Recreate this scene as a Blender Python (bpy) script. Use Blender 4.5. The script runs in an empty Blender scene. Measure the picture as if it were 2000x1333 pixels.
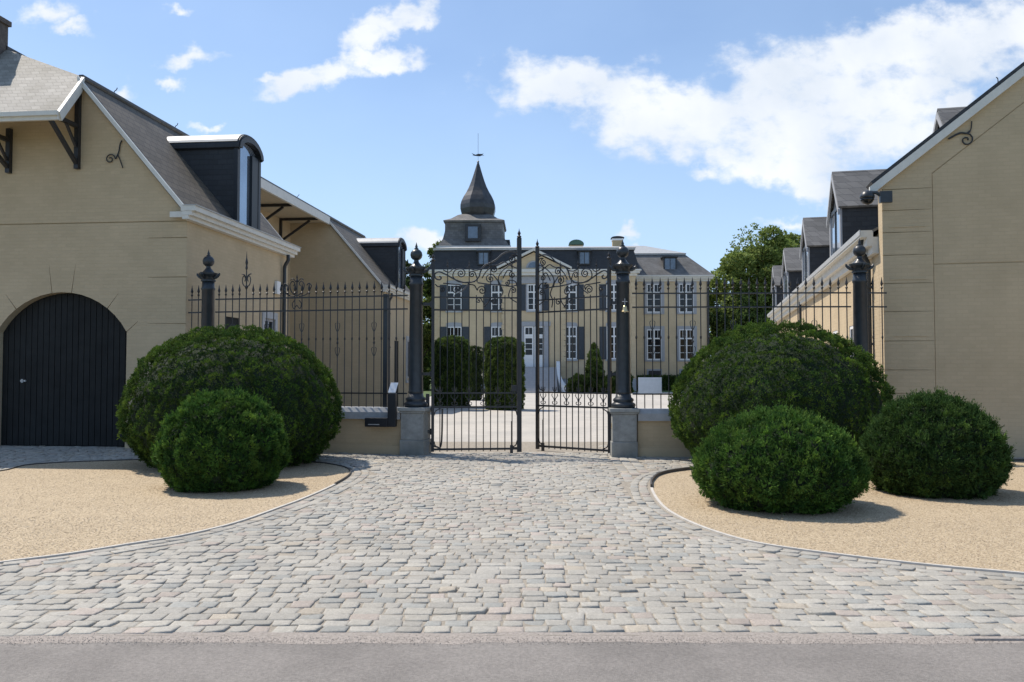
import bpy, math, random
import numpy as np
from mathutils import Vector, Matrix, noise
random.seed(7); rng = np.random.default_rng(7)
R = math.radians
S = bpy.context.scene
COL = S.collection

# ------------------------------------------------------------------ camera, sky, sun, exposure
EYE = 1.68; FPX = 1621.0; HOR = 723.0
cam_d = bpy.data.cameras.new("camera"); cam = bpy.data.objects.new("camera", cam_d); COL.objects.link(cam)
cam.location = (0, 0, EYE)
cam_d.sensor_width = 36.0; cam_d.lens = 36.0 * FPX / 2000.0
cam.rotation_euler = (R(90) + math.atan((HOR - 666.5) / FPX), 0, 0)
cam_d.clip_start = 0.05; cam_d.clip_end = 4000
S.camera = cam
S.view_settings.view_transform = 'Standard'; S.view_settings.look = 'None'
S.view_settings.gamma = 1; S.view_settings.use_curve_mapping = False
S.view_settings.exposure = 0.30
SUN_EL = R(56.5); SUN_AZ = R(-52.0)          # azimuth from +Y (into the picture) towards +X
sdir = Vector((math.sin(SUN_AZ) * math.cos(SUN_EL), math.cos(SUN_AZ) * math.cos(SUN_EL), math.sin(SUN_EL)))
sl = bpy.data.lights.new("sun", 'SUN'); sl.energy = 4.2; sl.angle = R(0.5); sl.color = (1.0, 0.915, 0.80)
so = bpy.data.objects.new("sun", sl); so.rotation_euler = sdir.to_track_quat('Z', 'Y').to_euler(); COL.objects.link(so)

W = bpy.data.worlds.new("World"); S.world = W; W.use_nodes = True
def world():
    nt = W.node_tree; N = nt.nodes; L = nt.links; N.clear()
    out = N.new('ShaderNodeOutputWorld'); bg = N.new('ShaderNodeBackground')
    sky = N.new('ShaderNodeTexSky'); sky.sky_type = 'NISHITA'; sky.sun_disc = False
    sky.sun_elevation = SUN_EL; sky.sun_rotation = SUN_AZ; sky.air_density = 1.0; sky.dust_density = 0.5; sky.ozone_density = 1.6
    bg.inputs['Strength'].default_value = 0.115
    def math_(op, a, b=None, c=None):
        m = N.new('ShaderNodeMath'); m.operation = op
        for i, x in enumerate((a, b, c)):
            if x is None: continue
            if isinstance(x, (int, float)): m.inputs[i].default_value = x
            else: L.new(x, m.inputs[i])
        return m.outputs[0]
    tc = N.new('ShaderNodeTexCoord'); sep = N.new('ShaderNodeSeparateXYZ'); L.new(tc.outputs['Generated'], sep.inputs[0])
    yy = math_('MAXIMUM', sep.outputs[1], 0.12)
    u = math_('DIVIDE', sep.outputs[0], yy); v = math_('DIVIDE', sep.outputs[2], yy)
    cb = N.new('ShaderNodeCombineXYZ'); L.new(u, cb.inputs[0]); L.new(v, cb.inputs[1])
    # cloud bodies: (centre x, y, half sizes, tilt) on the sky in photograph pixels turned into directions
    E = [(1130,165,190,60,0,1),(1330,220,260,88,-12,1.1),(1500,290,230,78,-12,1.15),(1560,345,110,38,-5,1),(1620,190,260,120,0,1.2),
         (1780,110,270,98,8,1.15),(1930,60,200,75,0,1),(1760,240,150,70,10,1),(2150,60,300,110,0,1),(2500,160,300,90,0,.9),
         (775,12,105,34,22,.95),(700,70,80,32,35,.95),(610,140,130,34,14,.95),(735,100,95,24,0,.9),(525,142,50,16,0,.8),
         (232,160,36,24,0,.58),(85,22,66,26,0,.62),(130,52,50,16,0,.56),(325,138,34,16,0,.66),(345,15,30,12,0,.6),(350,98,60,18,0,.55),
         (1228,443,34,17,0,.85),(1250,468,40,14,0,.75),(820,468,50,30,0,.95),(418,232,26,12,0,.6),(60,300,70,20,0,.5),(-300,200,260,60,0,.9),
         (1870,190,50,26,0,.8),(1560,440,90,14,0,.5),(1380,340,60,16,0,.5)]
    cur = None
    # warp
    nz = N.new('ShaderNodeTexNoise'); nz.inputs['Scale'].default_value = 11; nz.inputs['Detail'].default_value = 5; nz.inputs['Roughness'].default_value = .6
    L.new(cb.outputs[0], nz.inputs['Vector'])
    sub = N.new('ShaderNodeVectorMath'); sub.operation = 'SUBTRACT'; L.new(nz.outputs['Color'], sub.inputs[0]); sub.inputs[1].default_value = (.5,.5,.5)
    sc = N.new('ShaderNodeVectorMath'); sc.operation = 'SCALE'; L.new(sub.outputs[0], sc.inputs[0]); sc.inputs['Scale'].default_value = .10
    ad = N.new('ShaderNodeVectorMath'); ad.operation = 'ADD'; L.new(cb.outputs[0], ad.inputs[0]); L.new(sc.outputs[0], ad.inputs[1])
    for (cx, cy, rx, ry, a, w) in E:
        mp = N.new('ShaderNodeMapping'); mp.vector_type = 'TEXTURE'
        mp.inputs['Location'].default_value = ((cx-1000)/FPX, (HOR-cy)/FPX, 0)
        mp.inputs['Rotation'].default_value = (0, 0, R(a)); mp.inputs['Scale'].default_value = (rx/FPX, ry/FPX, 1)
        L.new(ad.outputs[0], mp.inputs['Vector'])
        ln = N.new('ShaderNodeVectorMath'); ln.operation = 'LENGTH'; L.new(mp.outputs[0], ln.inputs[0])
        g = math_('MULTIPLY', math_('SUBTRACT', 1.25, ln.outputs['Value']), w)
        cur = g if cur is None else math_('SMOOTH_MAX', cur, g, .12)
    mp2 = N.new('ShaderNodeMapping'); mp2.inputs['Scale'].default_value = (1, 1.5, 1); L.new(cb.outputs[0], mp2.inputs['Vector'])
    n2 = N.new('ShaderNodeTexNoise'); n2.inputs['Scale'].default_value = 16; n2.inputs['Detail'].default_value = 9; n2.inputs['Roughness'].default_value = .6
    L.new(mp2.outputs[0], n2.inputs['Vector'])
    d = math_('ADD', math_('MINIMUM', cur, .75), math_('MULTIPLY', math_('SUBTRACT', n2.outputs['Fac'], .5), 1.9))
    mr = N.new('ShaderNodeMapRange'); mr.interpolation_type = 'SMOOTHSTEP'; L.new(d, mr.inputs['Value'])
    mr.inputs['From Min'].default_value = .08; mr.inputs['From Max'].default_value = .80
    # fair-weather haze veil, thin
    veil = N.new('ShaderNodeTexNoise'); veil.inputs['Scale'].default_value = 4; veil.inputs['Detail'].default_value = 4; L.new(mp2.outputs[0], veil.inputs['Vector'])
    vv = math_('MULTIPLY', math_('SUBTRACT', veil.outputs['Fac'], .35), .35)
    vv = math_('MAXIMUM', vv, 0)
    hz = N.new('ShaderNodeMapRange'); L.new(sep.outputs[2], hz.inputs['Value']); hz.inputs['From Min'].default_value = 0; hz.inputs['From Max'].default_value = .35
    hz.inputs['To Min'].default_value = .85; hz.inputs['To Max'].default_value = .18
    fac = math_('MULTIPLY', mr.outputs[0], .95)
    # cloud tone: white tops, faint grey-blue in thick undersides
    n3 = N.new('ShaderNodeTexNoise'); n3.inputs['Scale'].default_value = 7; n3.inputs['Detail'].default_value = 5; L.new(cb.outputs[0], n3.inputs['Vector'])
    cr = N.new('ShaderNodeValToRGB'); cr.color_ramp.elements[0].position = .35; cr.color_ramp.elements[1].position = .62
    cr.color_ramp.elements[0].color = (5.6, 6.1, 6.8, 1); cr.color_ramp.elements[1].color = (7.2, 7.4, 7.7, 1)
    L.new(n3.outputs['Fac'], cr.inputs[0])
    mx = N.new('ShaderNodeMix'); mx.data_type = 'RGBA'; L.new(fac, mx.inputs['Factor'])
    tint = N.new('ShaderNodeMix'); tint.data_type = 'RGBA'; tint.blend_type = 'MULTIPLY'; tint.inputs['Factor'].default_value = 1
    tint.inputs['B'].default_value = (.94, 1.0, 1.08, 1); L.new(sky.outputs[0], tint.inputs['A'])
    air = N.new('ShaderNodeMix'); air.data_type = 'RGBA'; L.new(math_('ADD', vv, hz.outputs[0]), air.inputs['Factor'])
    L.new(tint.outputs['Result'], air.inputs['A']); air.inputs['B'].default_value = (4.3, 5.9, 8.2, 1)
    L.new(air.outputs['Result'], mx.inputs['A']); L.new(cr.outputs[0], mx.inputs['B'])
    L.new(mx.outputs['Result'], bg.inputs['Color']); L.new(bg.outputs[0], out.inputs[0])
world()

# ------------------------------------------------------------------ helpers
def G(px, py):                       # photograph pixel on the ground -> metres
    Y = EYE * FPX / (py - HOR); return ((px - 1000) / FPX * Y, Y)

class MB:
    def __init__(s): s.v = []; s.f = []; s.m = []; s.mi = 0
    def add(s, vs, fs):
        o = len(s.v); s.v += [tuple(p) for p in vs]
        for f in fs: s.f.append(tuple(i + o for i in f)); s.m.append(s.mi)
        return s
    def box(s, x0, x1, y0, y1, z0, z1, M=None):
        vs = [(x,y,z) for x in (x0,x1) for y in (y0,y1) for z in (z0,z1)]
        if M is not None: vs = [tuple(M @ Vector(p)) for p in vs]
        return s.add(vs, [(0,1,3,2),(4,6,7,5),(0,4,5,1),(2,3,7,6),(0,2,6,4),(1,5,7,3)])
    def prism(s, poly, a, b, axis='y'):   # poly in the plane across the axis
        def mk(p, t):
            return {'y': (p[0], t, p[1]), 'x': (t, p[0], p[1]), 'z': (p[0], p[1], t)}[axis]
        n = len(poly); vs = [mk(p, a) for p in poly] + [mk(p, b) for p in poly]
        fs = [tuple(range(n)), tuple(range(2*n-1, n-1, -1))] + [(i, i+n, (i+1) % n + n, (i+1) % n) for i in range(n)]
        return s.add(vs, fs)
    def slab(s, poly, th):
        P = [Vector(p) for p in poly]; nrm = (P[1]-P[0]).cross(P[2]-P[1]).normalized()
        if nrm.z < 0: nrm = -nrm
        n = len(P); vs = [tuple(p) for p in P] + [tuple(p - nrm*th) for p in P]
        return s.add(vs, [tuple(range(n)), tuple(range(2*n-1, n-1, -1))] + [(i, i+n, (i+1) % n + n, (i+1) % n) for i in range(n)])
    def beam(s, a, b, w, h, up=(0,0,1)):
        a = Vector(a); b = Vector(b); d = (b-a).normalized(); u = Vector(up)
        if abs(d.dot(u)) > .99: u = Vector((0,1,0))
        x = d.cross(u).normalized(); z = x.cross(d).normalized()
        vs = [tuple(p + x*sx*w/2 + z*sz*h/2) for p in (a,b) for sx in (-1,1) for sz in (-1,1)]
        return s.add(vs, [(0,1,3,2),(4,6,7,5),(0,4,5,1),(2,3,7,6),(0,2,6,4),(1,5,7,3)])
    def tube(s, path, r, n=6, cap=True):
        P = [Vector(p) for p in path]; m = len(P); rr = r if isinstance(r, (list, tuple)) else [r]*m
        vs = []; prev = None
        for i, p in enumerate(P):
            t = (P[min(i+1, m-1)] - P[max(i-1, 0)]).normalized()
            if prev is None:
                x = t.cross(Vector((0,0,1)));  x = x.normalized() if x.length > .01 else Vector((1,0,0))
            else:
                x = (prev - t*prev.dot(t)); x = x.normalized() if x.length > 1e-6 else prev
            prev = x; y = t.cross(x)
            for k in range(n):
                a = 2*math.pi*k/n + math.pi/n; vs.append(tuple(p + (x*math.cos(a) + y*math.sin(a))*rr[i]))
        fs = [(i*n+k, i*n+(k+1) % n, (i+1)*n+(k+1) % n, (i+1)*n+k) for i in range(m-1) for k in range(n)]
        if cap: fs += [tuple(range(n-1,-1,-1)), tuple((m-1)*n+k for k in range(n))]
        return s.add(vs, fs)
    def lathe(s, prof, n=16, c=(0,0,0), ph=0.0):
        vs = []; m = len(prof)
        for (r, z) in prof:
            for k in range(n):
                a = 2*math.pi*k/n + ph; vs.append((c[0]+r*math.cos(a), c[1]+r*math.sin(a), c[2]+z))
        fs = [(i*n+k, i*n+(k+1) % n, (i+1)*n+(k+1) % n, (i+1)*n+k) for i in range(m-1) for k in range(n)]
        fs += [tuple(range(n-1,-1,-1)), tuple((m-1)*n+k for k in range(n))]
        return s.add(vs, fs)
    def build_each(s, name, mats, parent=None, **k):
        """one object per separate piece"""
        par = list(range(len(s.v)))
        def find(i):
            while par[i] != i: par[i] = par[par[i]]; i = par[i]
            return i
        for f in s.f:
            for i in f[1:]: par[find(i)] = find(f[0])
        groups = {}
        for f, m in zip(s.f, s.m): groups.setdefault(find(f[0]), []).append((f, m))
        out = []
        for g in groups.values():
            b = MB(); ids = sorted({i for f, _ in g for i in f}); mp = {i: n for n, i in enumerate(ids)}
            b.v = [s.v[i] for i in ids]; b.f = [tuple(mp[i] for i in f) for f, _ in g]; b.m = [m for _, m in g]
            out.append(b.build(name, mats, parent, **k))
        return out
    def build(s, name, mats, parent=None, smooth=False, loc=None, rz=0, bevel=0):
        me = bpy.data.meshes.new(name); me.from_pydata(s.v, [], s.f); me.update()
        import bmesh
        bm = bmesh.new(); bm.from_mesh(me); bmesh.ops.recalc_face_normals(bm, faces=bm.faces); bm.to_mesh(me); bm.free()
        if not isinstance(mats, (list, tuple)): mats = [mats]
        for m in mats: me.materials.append(m)
        if len(mats) > 1: me.polygons.foreach_set('material_index', s.m)
        if smooth: me.polygons.foreach_set('use_smooth', [True]*len(me.polygons))
        o = bpy.data.objects.new(name, me); COL.objects.link(o)
        if parent is not None: o.parent = parent
        if loc: o.location = loc
        o.rotation_euler.z = rz
        if bevel:
            b = o.modifiers.new('bevel', 'BEVEL'); b.width = bevel; b.segments = 2; b.limit_method = 'ANGLE'
        return o

def tag(o, label=None, cat=None, group=None, kind=None):
    if label: o['label'] = label
    if cat: o['category'] = cat
    if group: o['group'] = group
    if kind: o['kind'] = kind
    return o
def thing(name, label, cat, loc=(0,0,0), rz=0, group=None):
    o = bpy.data.objects.new(name, None); COL.objects.link(o); o.location = loc; o.rotation_euler.z = rz
    o.empty_display_size = .3
    return tag(o, label, cat, group)
def dup_tree(o, parent=None):
    c = o.copy(); COL.objects.link(c); c.parent = parent
    for ch in [x for x in o.children]: dup_tree(ch, c)
    return c
def bez(pts, n=8):                      # Catmull-Rom through 3-D points
    P = [Vector(p) for p in pts]; out = []
    for i in range(len(P)-1):
        p0 = P[max(i-1,0)]; p1 = P[i]; p2 = P[i+1]; p3 = P[min(i+2, len(P)-1)]
        for k in range(n):
            t = k/n
            out.append(.5*((2*p1) + (p2-p0)*t + (2*p0-5*p1+4*p2-p3)*t*t + (3*p1-p0-3*p2+p3)*t**3))
    out.append(P[-1]); return out
def spiral(cx, cz, r, turns=1.6, a0=0.0, hand=1, y=0, n=10):
    out = []; m = int(n*turns)+1
    for i in range(m+1):
        t = i/m; a = a0 + hand*2*math.pi*turns*t; rr = r*(1 - .82*t)
        out.append((cx + rr*math.cos(a), y, cz + rr*math.sin(a)))
    return out

# ------------------------------------------------------------------ materials
def newmat(name):
    m = bpy.data.materials.new(name); m.use_nodes = True
    return m, m.node_tree.nodes, m.node_tree.links, m.node_tree.nodes['Principled BSDF']
def tex(N, L, kind, scale, detail=4, vec=None, rough=.6):
    t = N.new('ShaderNodeTexNoise'); t.inputs['Scale'].default_value = scale; t.inputs['Detail'].default_value = detail; t.inputs['Roughness'].default_value = rough
    if vec is not None: L.new(vec, t.inputs['Vector'])
    return t
def pmat(name, c, var=.15, scale=4, rough=.8, bump=.15, bscale=40, metal=0, spec=.5, big=None, bdist=.02):
    m, N, L, B = newmat(name)
    tc = N.new('ShaderNodeTexCoord'); v = tc.outputs['Object']
    n1 = tex(N, L, 'n', scale, 6, v)
    cr = N.new('ShaderNodeValToRGB'); cr.color_ramp.elements[0].position = .3; cr.color_ramp.elements[1].position = .7
    cr.color_ramp.elements[0].color = (*[x*(1-var) for x in c], 1); cr.color_ramp.elements[1].color = (*[min(1, x*(1+var)) for x in c], 1)
    L.new(n1.outputs['Fac'], cr.inputs[0]); col = cr.outputs[0]
    if big:
        n3 = tex(N, L, 'n', big[0], 5, v); c3 = N.new('ShaderNodeValToRGB')
        c3.color_ramp.elements[0].position = .42; c3.color_ramp.elements[1].position = .62
        c3.color_ramp.elements[0].color = (1,1,1,1); c3.color_ramp.elements[1].color = (*big[1], 1)
        mx = N.new('ShaderNodeMix'); mx.data_type = 'RGBA'; mx.blend_type = 'MULTIPLY'; mx.inputs['Factor'].default_value = 1
        L.new(n3.outputs['Fac'], c3.inputs[0]); L.new(col, mx.inputs['A']); L.new(c3.outputs[0], mx.inputs['B']); col = mx.outputs['Result']
    L.new(col, B.inputs['Base Color'])
    B.inputs['Roughness'].default_value = rough; B.inputs['Metallic'].default_value = metal; B.inputs['Specular IOR Level'].default_value = spec
    if bump:
        n2 = tex(N, L, 'n', bscale, 4, v); bp = N.new('ShaderNodeBump'); bp.inputs['Strength'].default_value = bump; bp.inputs['Distance'].default_value = bdist
        L.new(n2.outputs['Fac'], bp.inputs['Height']); L.new(bp.outputs[0], B.inputs['Normal'])
    return m
def brickmat(name, c, bw=.22, bh=.075, mort=.012, var=.07, rough=.85, bump=.35, mc=None, c2=None, stain=.12, zs=1.0):
    m, N, L, B = newmat(name)
    tc = N.new('ShaderNodeTexCoord'); sp = N.new('ShaderNodeSeparateXYZ'); L.new(tc.outputs['Object'], sp.inputs[0])
    ad = N.new('ShaderNodeMath'); ad.operation = 'ADD'; L.new(sp.outputs[0], ad.inputs[0]); L.new(sp.outputs[1], ad.inputs[1])
    zz = N.new('ShaderNodeMath'); zz.operation = 'MULTIPLY'; zz.inputs[1].default_value = zs; L.new(sp.outputs[2], zz.inputs[0])
    cb = N.new('ShaderNodeCombineXYZ'); L.new(ad.outputs[0], cb.inputs[0]); L.new(zz.outputs[0], cb.inputs[1])
    br = N.new('ShaderNodeTexBrick'); L.new(cb.outputs[0], br.inputs['Vector'])
    br.inputs['Scale'].default_value = 1; br.inputs['Brick Width'].default_value = bw; br.inputs['Row Height'].default_value = bh
    br.inputs['Mortar Size'].default_value = mort; br.inputs['Mortar Smooth'].default_value = .3
    br.inputs['Color1'].default_value = (*[x*(1-var) for x in c], 1)
    c2 = c2 or [x*(1+var) for x in c]; br.inputs['Color2'].default_value = (*c2, 1)
    br.inputs['Mortar'].default_value = (*(mc or [x*.86 for x in c]), 1)
    n1 = tex(N, L, 'n', .9, 7, tc.outputs['Object'], .65)
    cr = N.new('ShaderNodeValToRGB'); cr.color_ramp.elements[0].position = .32; cr.color_ramp.elements[1].position = .68
    cr.color_ramp.elements[0].color = (1-stain, 1-stain, 1-stain*1.1, 1); cr.color_ramp.elements[1].color = (1+stain*.3,)*3 + (1,)
    L.new(n1.outputs['Fac'], cr.inputs[0])
    mx = N.new('ShaderNodeMix'); mx.data_type = 'RGBA'; mx.blend_type = 'MULTIPLY'; mx.inputs['Factor'].default_value = 1
    L.new(br.outputs['Color'], mx.inputs['A']); L.new(cr.outputs[0], mx.inputs['B']); L.new(mx.outputs['Result'], B.inputs['Base Color'])
    B.inputs['Roughness'].default_value = rough
    n2 = tex(N, L, 'n', 30, 4, tc.outputs['Object'])
    h = N.new('ShaderNodeMath'); h.operation = 'MULTIPLY_ADD'; h.inputs[1].default_value = .3
    inv = N.new('ShaderNodeMath'); inv.operation = 'SUBTRACT'; inv.inputs[0].default_value = 1; L.new(br.outputs['Fac'], inv.inputs[1])
    L.new(n2.outputs['Fac'], h.inputs[0]); L.new(inv.outputs[0], h.inputs[2])
    bp = N.new('ShaderNodeBump'); bp.inputs['Strength'].default_value = bump; bp.inputs['Distance'].default_value = .012
    L.new(h.outputs[0], bp.inputs['Height']); L.new(bp.outputs[0], B.inputs['Normal'])
    return m
def attrmat(name, rough=.8, bump=.2, bscale=60, nvar=.15, nscale=8, sss=0, trans=0, wear=None):
    m, N, L, B = newmat(name)
    at = N.new('ShaderNodeAttribute'); at.attribute_name = 'Col'
    tc = N.new('ShaderNodeTexCoord'); n1 = tex(N, L, 'n', nscale, 5, tc.outputs['Object'])
    cr = N.new('ShaderNodeValToRGB'); cr.color_ramp.elements[0].position = .3; cr.color_ramp.elements[1].position = .7
    cr.color_ramp.elements[0].color = (1-nvar,)*3+(1,); cr.color_ramp.elements[1].color = (1+nvar,)*3+(1,); L.new(n1.outputs['Fac'], cr.inputs[0])
    mx = N.new('ShaderNodeMix'); mx.data_type = 'RGBA'; mx.blend_type = 'MULTIPLY'; mx.inputs['Factor'].default_value = 1
    L.new(at.outputs['Color'], mx.inputs['A']); L.new(cr.outputs[0], mx.inputs['B']); L.new(mx.outputs['Result'], B.inputs['Base Color'])
    B.inputs['Roughness'].default_value = rough
    if trans: B.inputs['Specular IOR Level'].default_value = .12; B.inputs['Roughness'].default_value = .7
    if wear:
        for sc_, lo_, hi_ in wear:
            nw = tex(N, L, 'n', sc_, 6, tc.outputs['Object'], .65); cw = N.new('ShaderNodeValToRGB'); cw.color_ramp.elements[0].position = .35; cw.color_ramp.elements[1].position = .65
            cw.color_ramp.elements[0].color = (*lo_, 1); cw.color_ramp.elements[1].color = (*hi_, 1); L.new(nw.outputs['Fac'], cw.inputs[0])
            m3 = N.new('ShaderNodeMix'); m3.data_type = 'RGBA'; m3.blend_type = 'MULTIPLY'; m3.inputs['Factor'].default_value = 1
            src = B.inputs['Base Color'].links[0].from_socket; L.new(src, m3.inputs['A']); L.new(cw.outputs[0], m3.inputs['B']); L.new(m3.outputs['Result'], B.inputs['Base Color'])
    if bump:
        n2 = tex(N, L, 'n', bscale, 4, tc.outputs['Object']); bp = N.new('ShaderNodeBump'); bp.inputs['Strength'].default_value = bump; bp.inputs['Distance'].default_value = .01
        L.new(n2.outputs['Fac'], bp.inputs['Height']); L.new(bp.outputs[0], B.inputs['Normal'])
    if trans:
        tr = N.new('ShaderNodeBsdfTranslucent'); L.new(mx.outputs['Result'], tr.inputs['Color']); ms = N.new('ShaderNodeMixShader'); ms.inputs[0].default_value = trans
        L.new(B.outputs[0], ms.inputs[1]); L.new(tr.outputs[0], ms.inputs[2]); L.new(ms.outputs[0], N['Material Output'].inputs['Surface'])
    return m

BEIGE = (.53, .418, .268)
M = dict(
 wall=brickmat('painted_brick', BEIGE, mort=.008, var=.035, bump=.34, stain=.12, mc=[x*.955 for x in BEIGE]),
 render=pmat('beige_render', BEIGE, .05, 3, .9, .1, 30),
 manor=brickmat('manor_render', (.61, .485, .315), mort=.006, var=.03, bump=.2, stain=.12, mc=[.59,.47,.305]),
 trim=pmat('painted_trim', (.66, .64, .58), .07, 6, .55, .05),
 soffit=pmat('soffit_boards', (.52, .44, .31), .08, 6, .8, .05),
 white=pmat('white_paint', (.78, .78, .77), .04, 6, .5, .03),
 slate=brickmat('slate_roof', (.135,.112,.085), .26, .17, .010, .16, .7, .4, (.045,.042,.04), stain=.28),
 slate2=brickmat('dark_slate', (.032,.034,.038), .24, .13, .010, .18, .55, .5, (.022,.024,.028), stain=.2),
 slate3=brickmat('grey_slate', (.15,.145,.14), .3, .2, .01, .2, .6, .5, (.09,.09,.09), stain=.25),
 glare_slate=brickmat('weathered_glare_slate', (.33,.305,.27), .20, .11, .008, .14, .75, .4, (.25,.23,.20), stain=.4),  # weathered slate made paler, sun glare on the hip put into its colour
 zinc=pmat('zinc', (.42, .425, .42), .12, 5, .5, .05, metal=.1),
 lead=pmat('lead_sheet', (.06, .058, .058), .3, 3, .40, .1, 8, metal=.3),
 iron=pmat('iron_paint', (.022, .022, .024), .25, 12, .42, .1, 60),
 column=pmat('column_paint', (.026, .032, .038), .25, 8, .38, .12, 40),
 door=pmat('door_paint', (.017, .0185, .0185), .25, 3, .7, .08, 30, spec=.2),
 shutter=pmat('shutter_paint', (.035, .045, .058), .15, 8, .5, .05),
 stone=pmat('blue_stone', (.29, .295, .28), .25, 6, .75, .3, 50, big=(1.6, (.72,.72,.68))),
 coping=pmat('coping_stone', (.38, .39, .40), .15, 8, .6, .2, 50),
 sur=pmat('grey_surround', (.36, .37, .39), .08, 6, .8, .1),
 glass=pmat('window_glass', (.010, .012, .014), .2, 2, .08, 0, spec=.4),
 blueglass=pmat('sky_glass', (.30, .36, .44), .1, 2, .05, 0, spec=1.0, metal=.7),
 dimglass=pmat('dim_glass', (.10, .13, .17), .3, 2, .08, 0, spec=.8, metal=.3),
 oldbrick=pmat('dark_chimney', (.13, .105, .09), .3, 9, .9, .4, 30),  # dark brown chimney brick with a mottled tone
 stain=pmat('damp_stain', (.34, .28, .19), .1, 9, .9, 0),
 brass=pmat('brass', (.72, .56, .30), .1, 10, .3, .05, metal=1),
 green=pmat('copper_cap', (.06, .13, .09), .2, 6, .6, .1),
 paper=pmat('paper', (.82, .82, .84), .05, 12, .6, .1),
 black=pmat('black_box', (.012, .014, .018), .2, 10, .45, .05),
 steps=pmat('step_stone', (.42, .42, .43), .1, 6, .8, .1),
 bark=pmat('bark', (.08, .06, .04), .3, 8, .9, .6, 20),
 kerb=pmat('kerb_stone', (.52, .49, .44), .12, 9, .8, .2, 50),
 steel=pmat('edging_steel', (.06, .055, .05), .3, 9, .6, .2, 50),
 chim=brickmat('chimney_brick', (.45, .36, .22), mort=.01, bump=.4),
)

def fast_mesh(name, V, Q, mat, parent=None, colors=None, smooth=False, mats_idx=None):
    """V (n,3), Q (m,k) faces of equal size, colors (m,3) one per face"""
    V = np.asarray(V, np.float32); Q = np.asarray(Q, np.int32); k = Q.shape[1]
    me = bpy.data.meshes.new(name); me.vertices.add(len(V)); me.vertices.foreach_set('co', V.ravel())
    me.loops.add(Q.size); me.loops.foreach_set('vertex_index', Q.ravel())
    me.polygons.add(len(Q)); me.polygons.foreach_set('loop_start', np.arange(0, Q.size, k, dtype=np.int32))
    me.update(calc_edges=True)
    if colors is not None:
        ca = me.color_attributes.new('Col', 'FLOAT_COLOR', 'CORNER')
        c = np.ones((Q.size, 4), np.float32); c[:, :3] = np.repeat(np.asarray(colors, np.float32), k, axis=0); ca.data.foreach_set('color', c.ravel())
    if smooth: me.polygons.foreach_set('use_smooth', np.ones(len(Q), bool))
    me.materials.append(mat)
    o = bpy.data.objects.new(name, me); COL.objects.link(o)
    if parent is not None: o.parent = parent
    return o

# ------------------------------------------------------------------ ground
def struct(name, mb, mat, **k):
    o = mb.build(name, mat, **k); o['kind'] = 'structure'; return o
grass_m = pmat('grass', (.07, .11, .03), .3, 1.2, .95, .4, 20)
struct('ground', MB().add([(-1500,-600,-.09),(1500,-600,-.09),(1500,2500,-.09),(-1500,2500,-.09)], [(0,1,2,3)]), grass_m)
asphalt = pmat('asphalt', (.235, .215, .195), .22, 55, .9, .8, 130, big=(1.1, (.80,.80,.80)), bdist=.008)
ROAD = 5.13
def gridsheet(x0, x1, y0, y1, z, nx=1, ny=1):
    mb = MB(); return mb.add([(x0,y0,z),(x1,y0,z),(x1,y1,z),(x0,y1,z)], [(0,1,2,3)])
struct('road', gridsheet(-60, 60, -2.2, 5.30, -.01), asphalt)
court_m = pmat('courtyard_paving', (.47, .44, .395), .07, 3, .9, .2, 60, big=(.35, (.86,.87,.88)))
struct('courtyard', gridsheet(-14, 40, 16.78, 70, -.002), court_m)
sand_m = pmat('joint_sand', (.31, .275, .225), .25, 14, .95, .5, 120)
struct('paving_bed', gridsheet(-30, 30, 5.32, 19.5, -.0005), sand_m)
verge_m = pmat('gritty_verge', (.33, .29, .255), .25, 45, .95, .6, 160, bdist=.01)

edgeR_px = [(3500,1232),(2900,1198),(2400,1155),(2000,1119),(1830,1104),(1660,1085),(1490,1062),(1405,1041),(1341,1017),(1300,994),(1280,972),(1271,953),(1273,940),(1290,928),(1337,919.5),(1450,909),(1640,905),(1975,902),(2600,902)]
edgeL_px = [(-1500,1232),(-900,1200),(-400,1153),(0,1098),(142,1080),(266,1060),(355,1046),(461,1021),(550,990),(603,970),(656,946),(684,928),(682,917),(656,909),(600,903),(450,896),(248,900),(71,908),(0,922),(-200,940),(-900,965)]
eR = [G(*p) for p in edgeR_px]; eL = [G(*p) for p in edgeL_px]
def smooth2(P, n=5): return [(p.x, p.y) for p in bez([(a, b, 0) for a, b in P], n)]
sR = smooth2(eR); sL = smooth2(eL)
sR = [(16, sR[0][1]-.02)] + [p for p in sR if p[0] < 16] + [(16, sR[-1][1])]
sL = [(-16, sL[0][1]-.02)] + [p for p in sL if p[0] > -16] + [(-16, sL[-1][1])]
from mathutils.geometry import intersect_point_line
def inside(P, x, y):
    c = False; j = len(P)-1
    for i in range(len(P)):
        xi, yi = P[i]; xj, yj = P[j]
        if (yi > y) != (yj > y) and x < (xj-xi)*(y-yi)/(yj-yi)+xi: c = not c
        j = i
    return c
aR = np.array(sR); aL = np.array(sL)
def dist_poly(A, x, y):
    a = A; b = np.roll(A, -1, 0); d = b-a; t = ((x-a[:,0])*d[:,0] + (y-a[:,1])*d[:,1])/np.maximum((d**2).sum(1), 1e-9); t = np.clip(t, 0, 1)
    q = a + d*t[:,None]; return float(np.sqrt(((q-[x,y])**2).sum(1)).min())
def bed_dist(x, y):
    best = 9
    for P, A in ((sR, aR), (sL, aL)):
        if inside(P, x, y): return -dist_poly(A, x, y)
        best = min(best, dist_poly(A, x, y))
    return best

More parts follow.
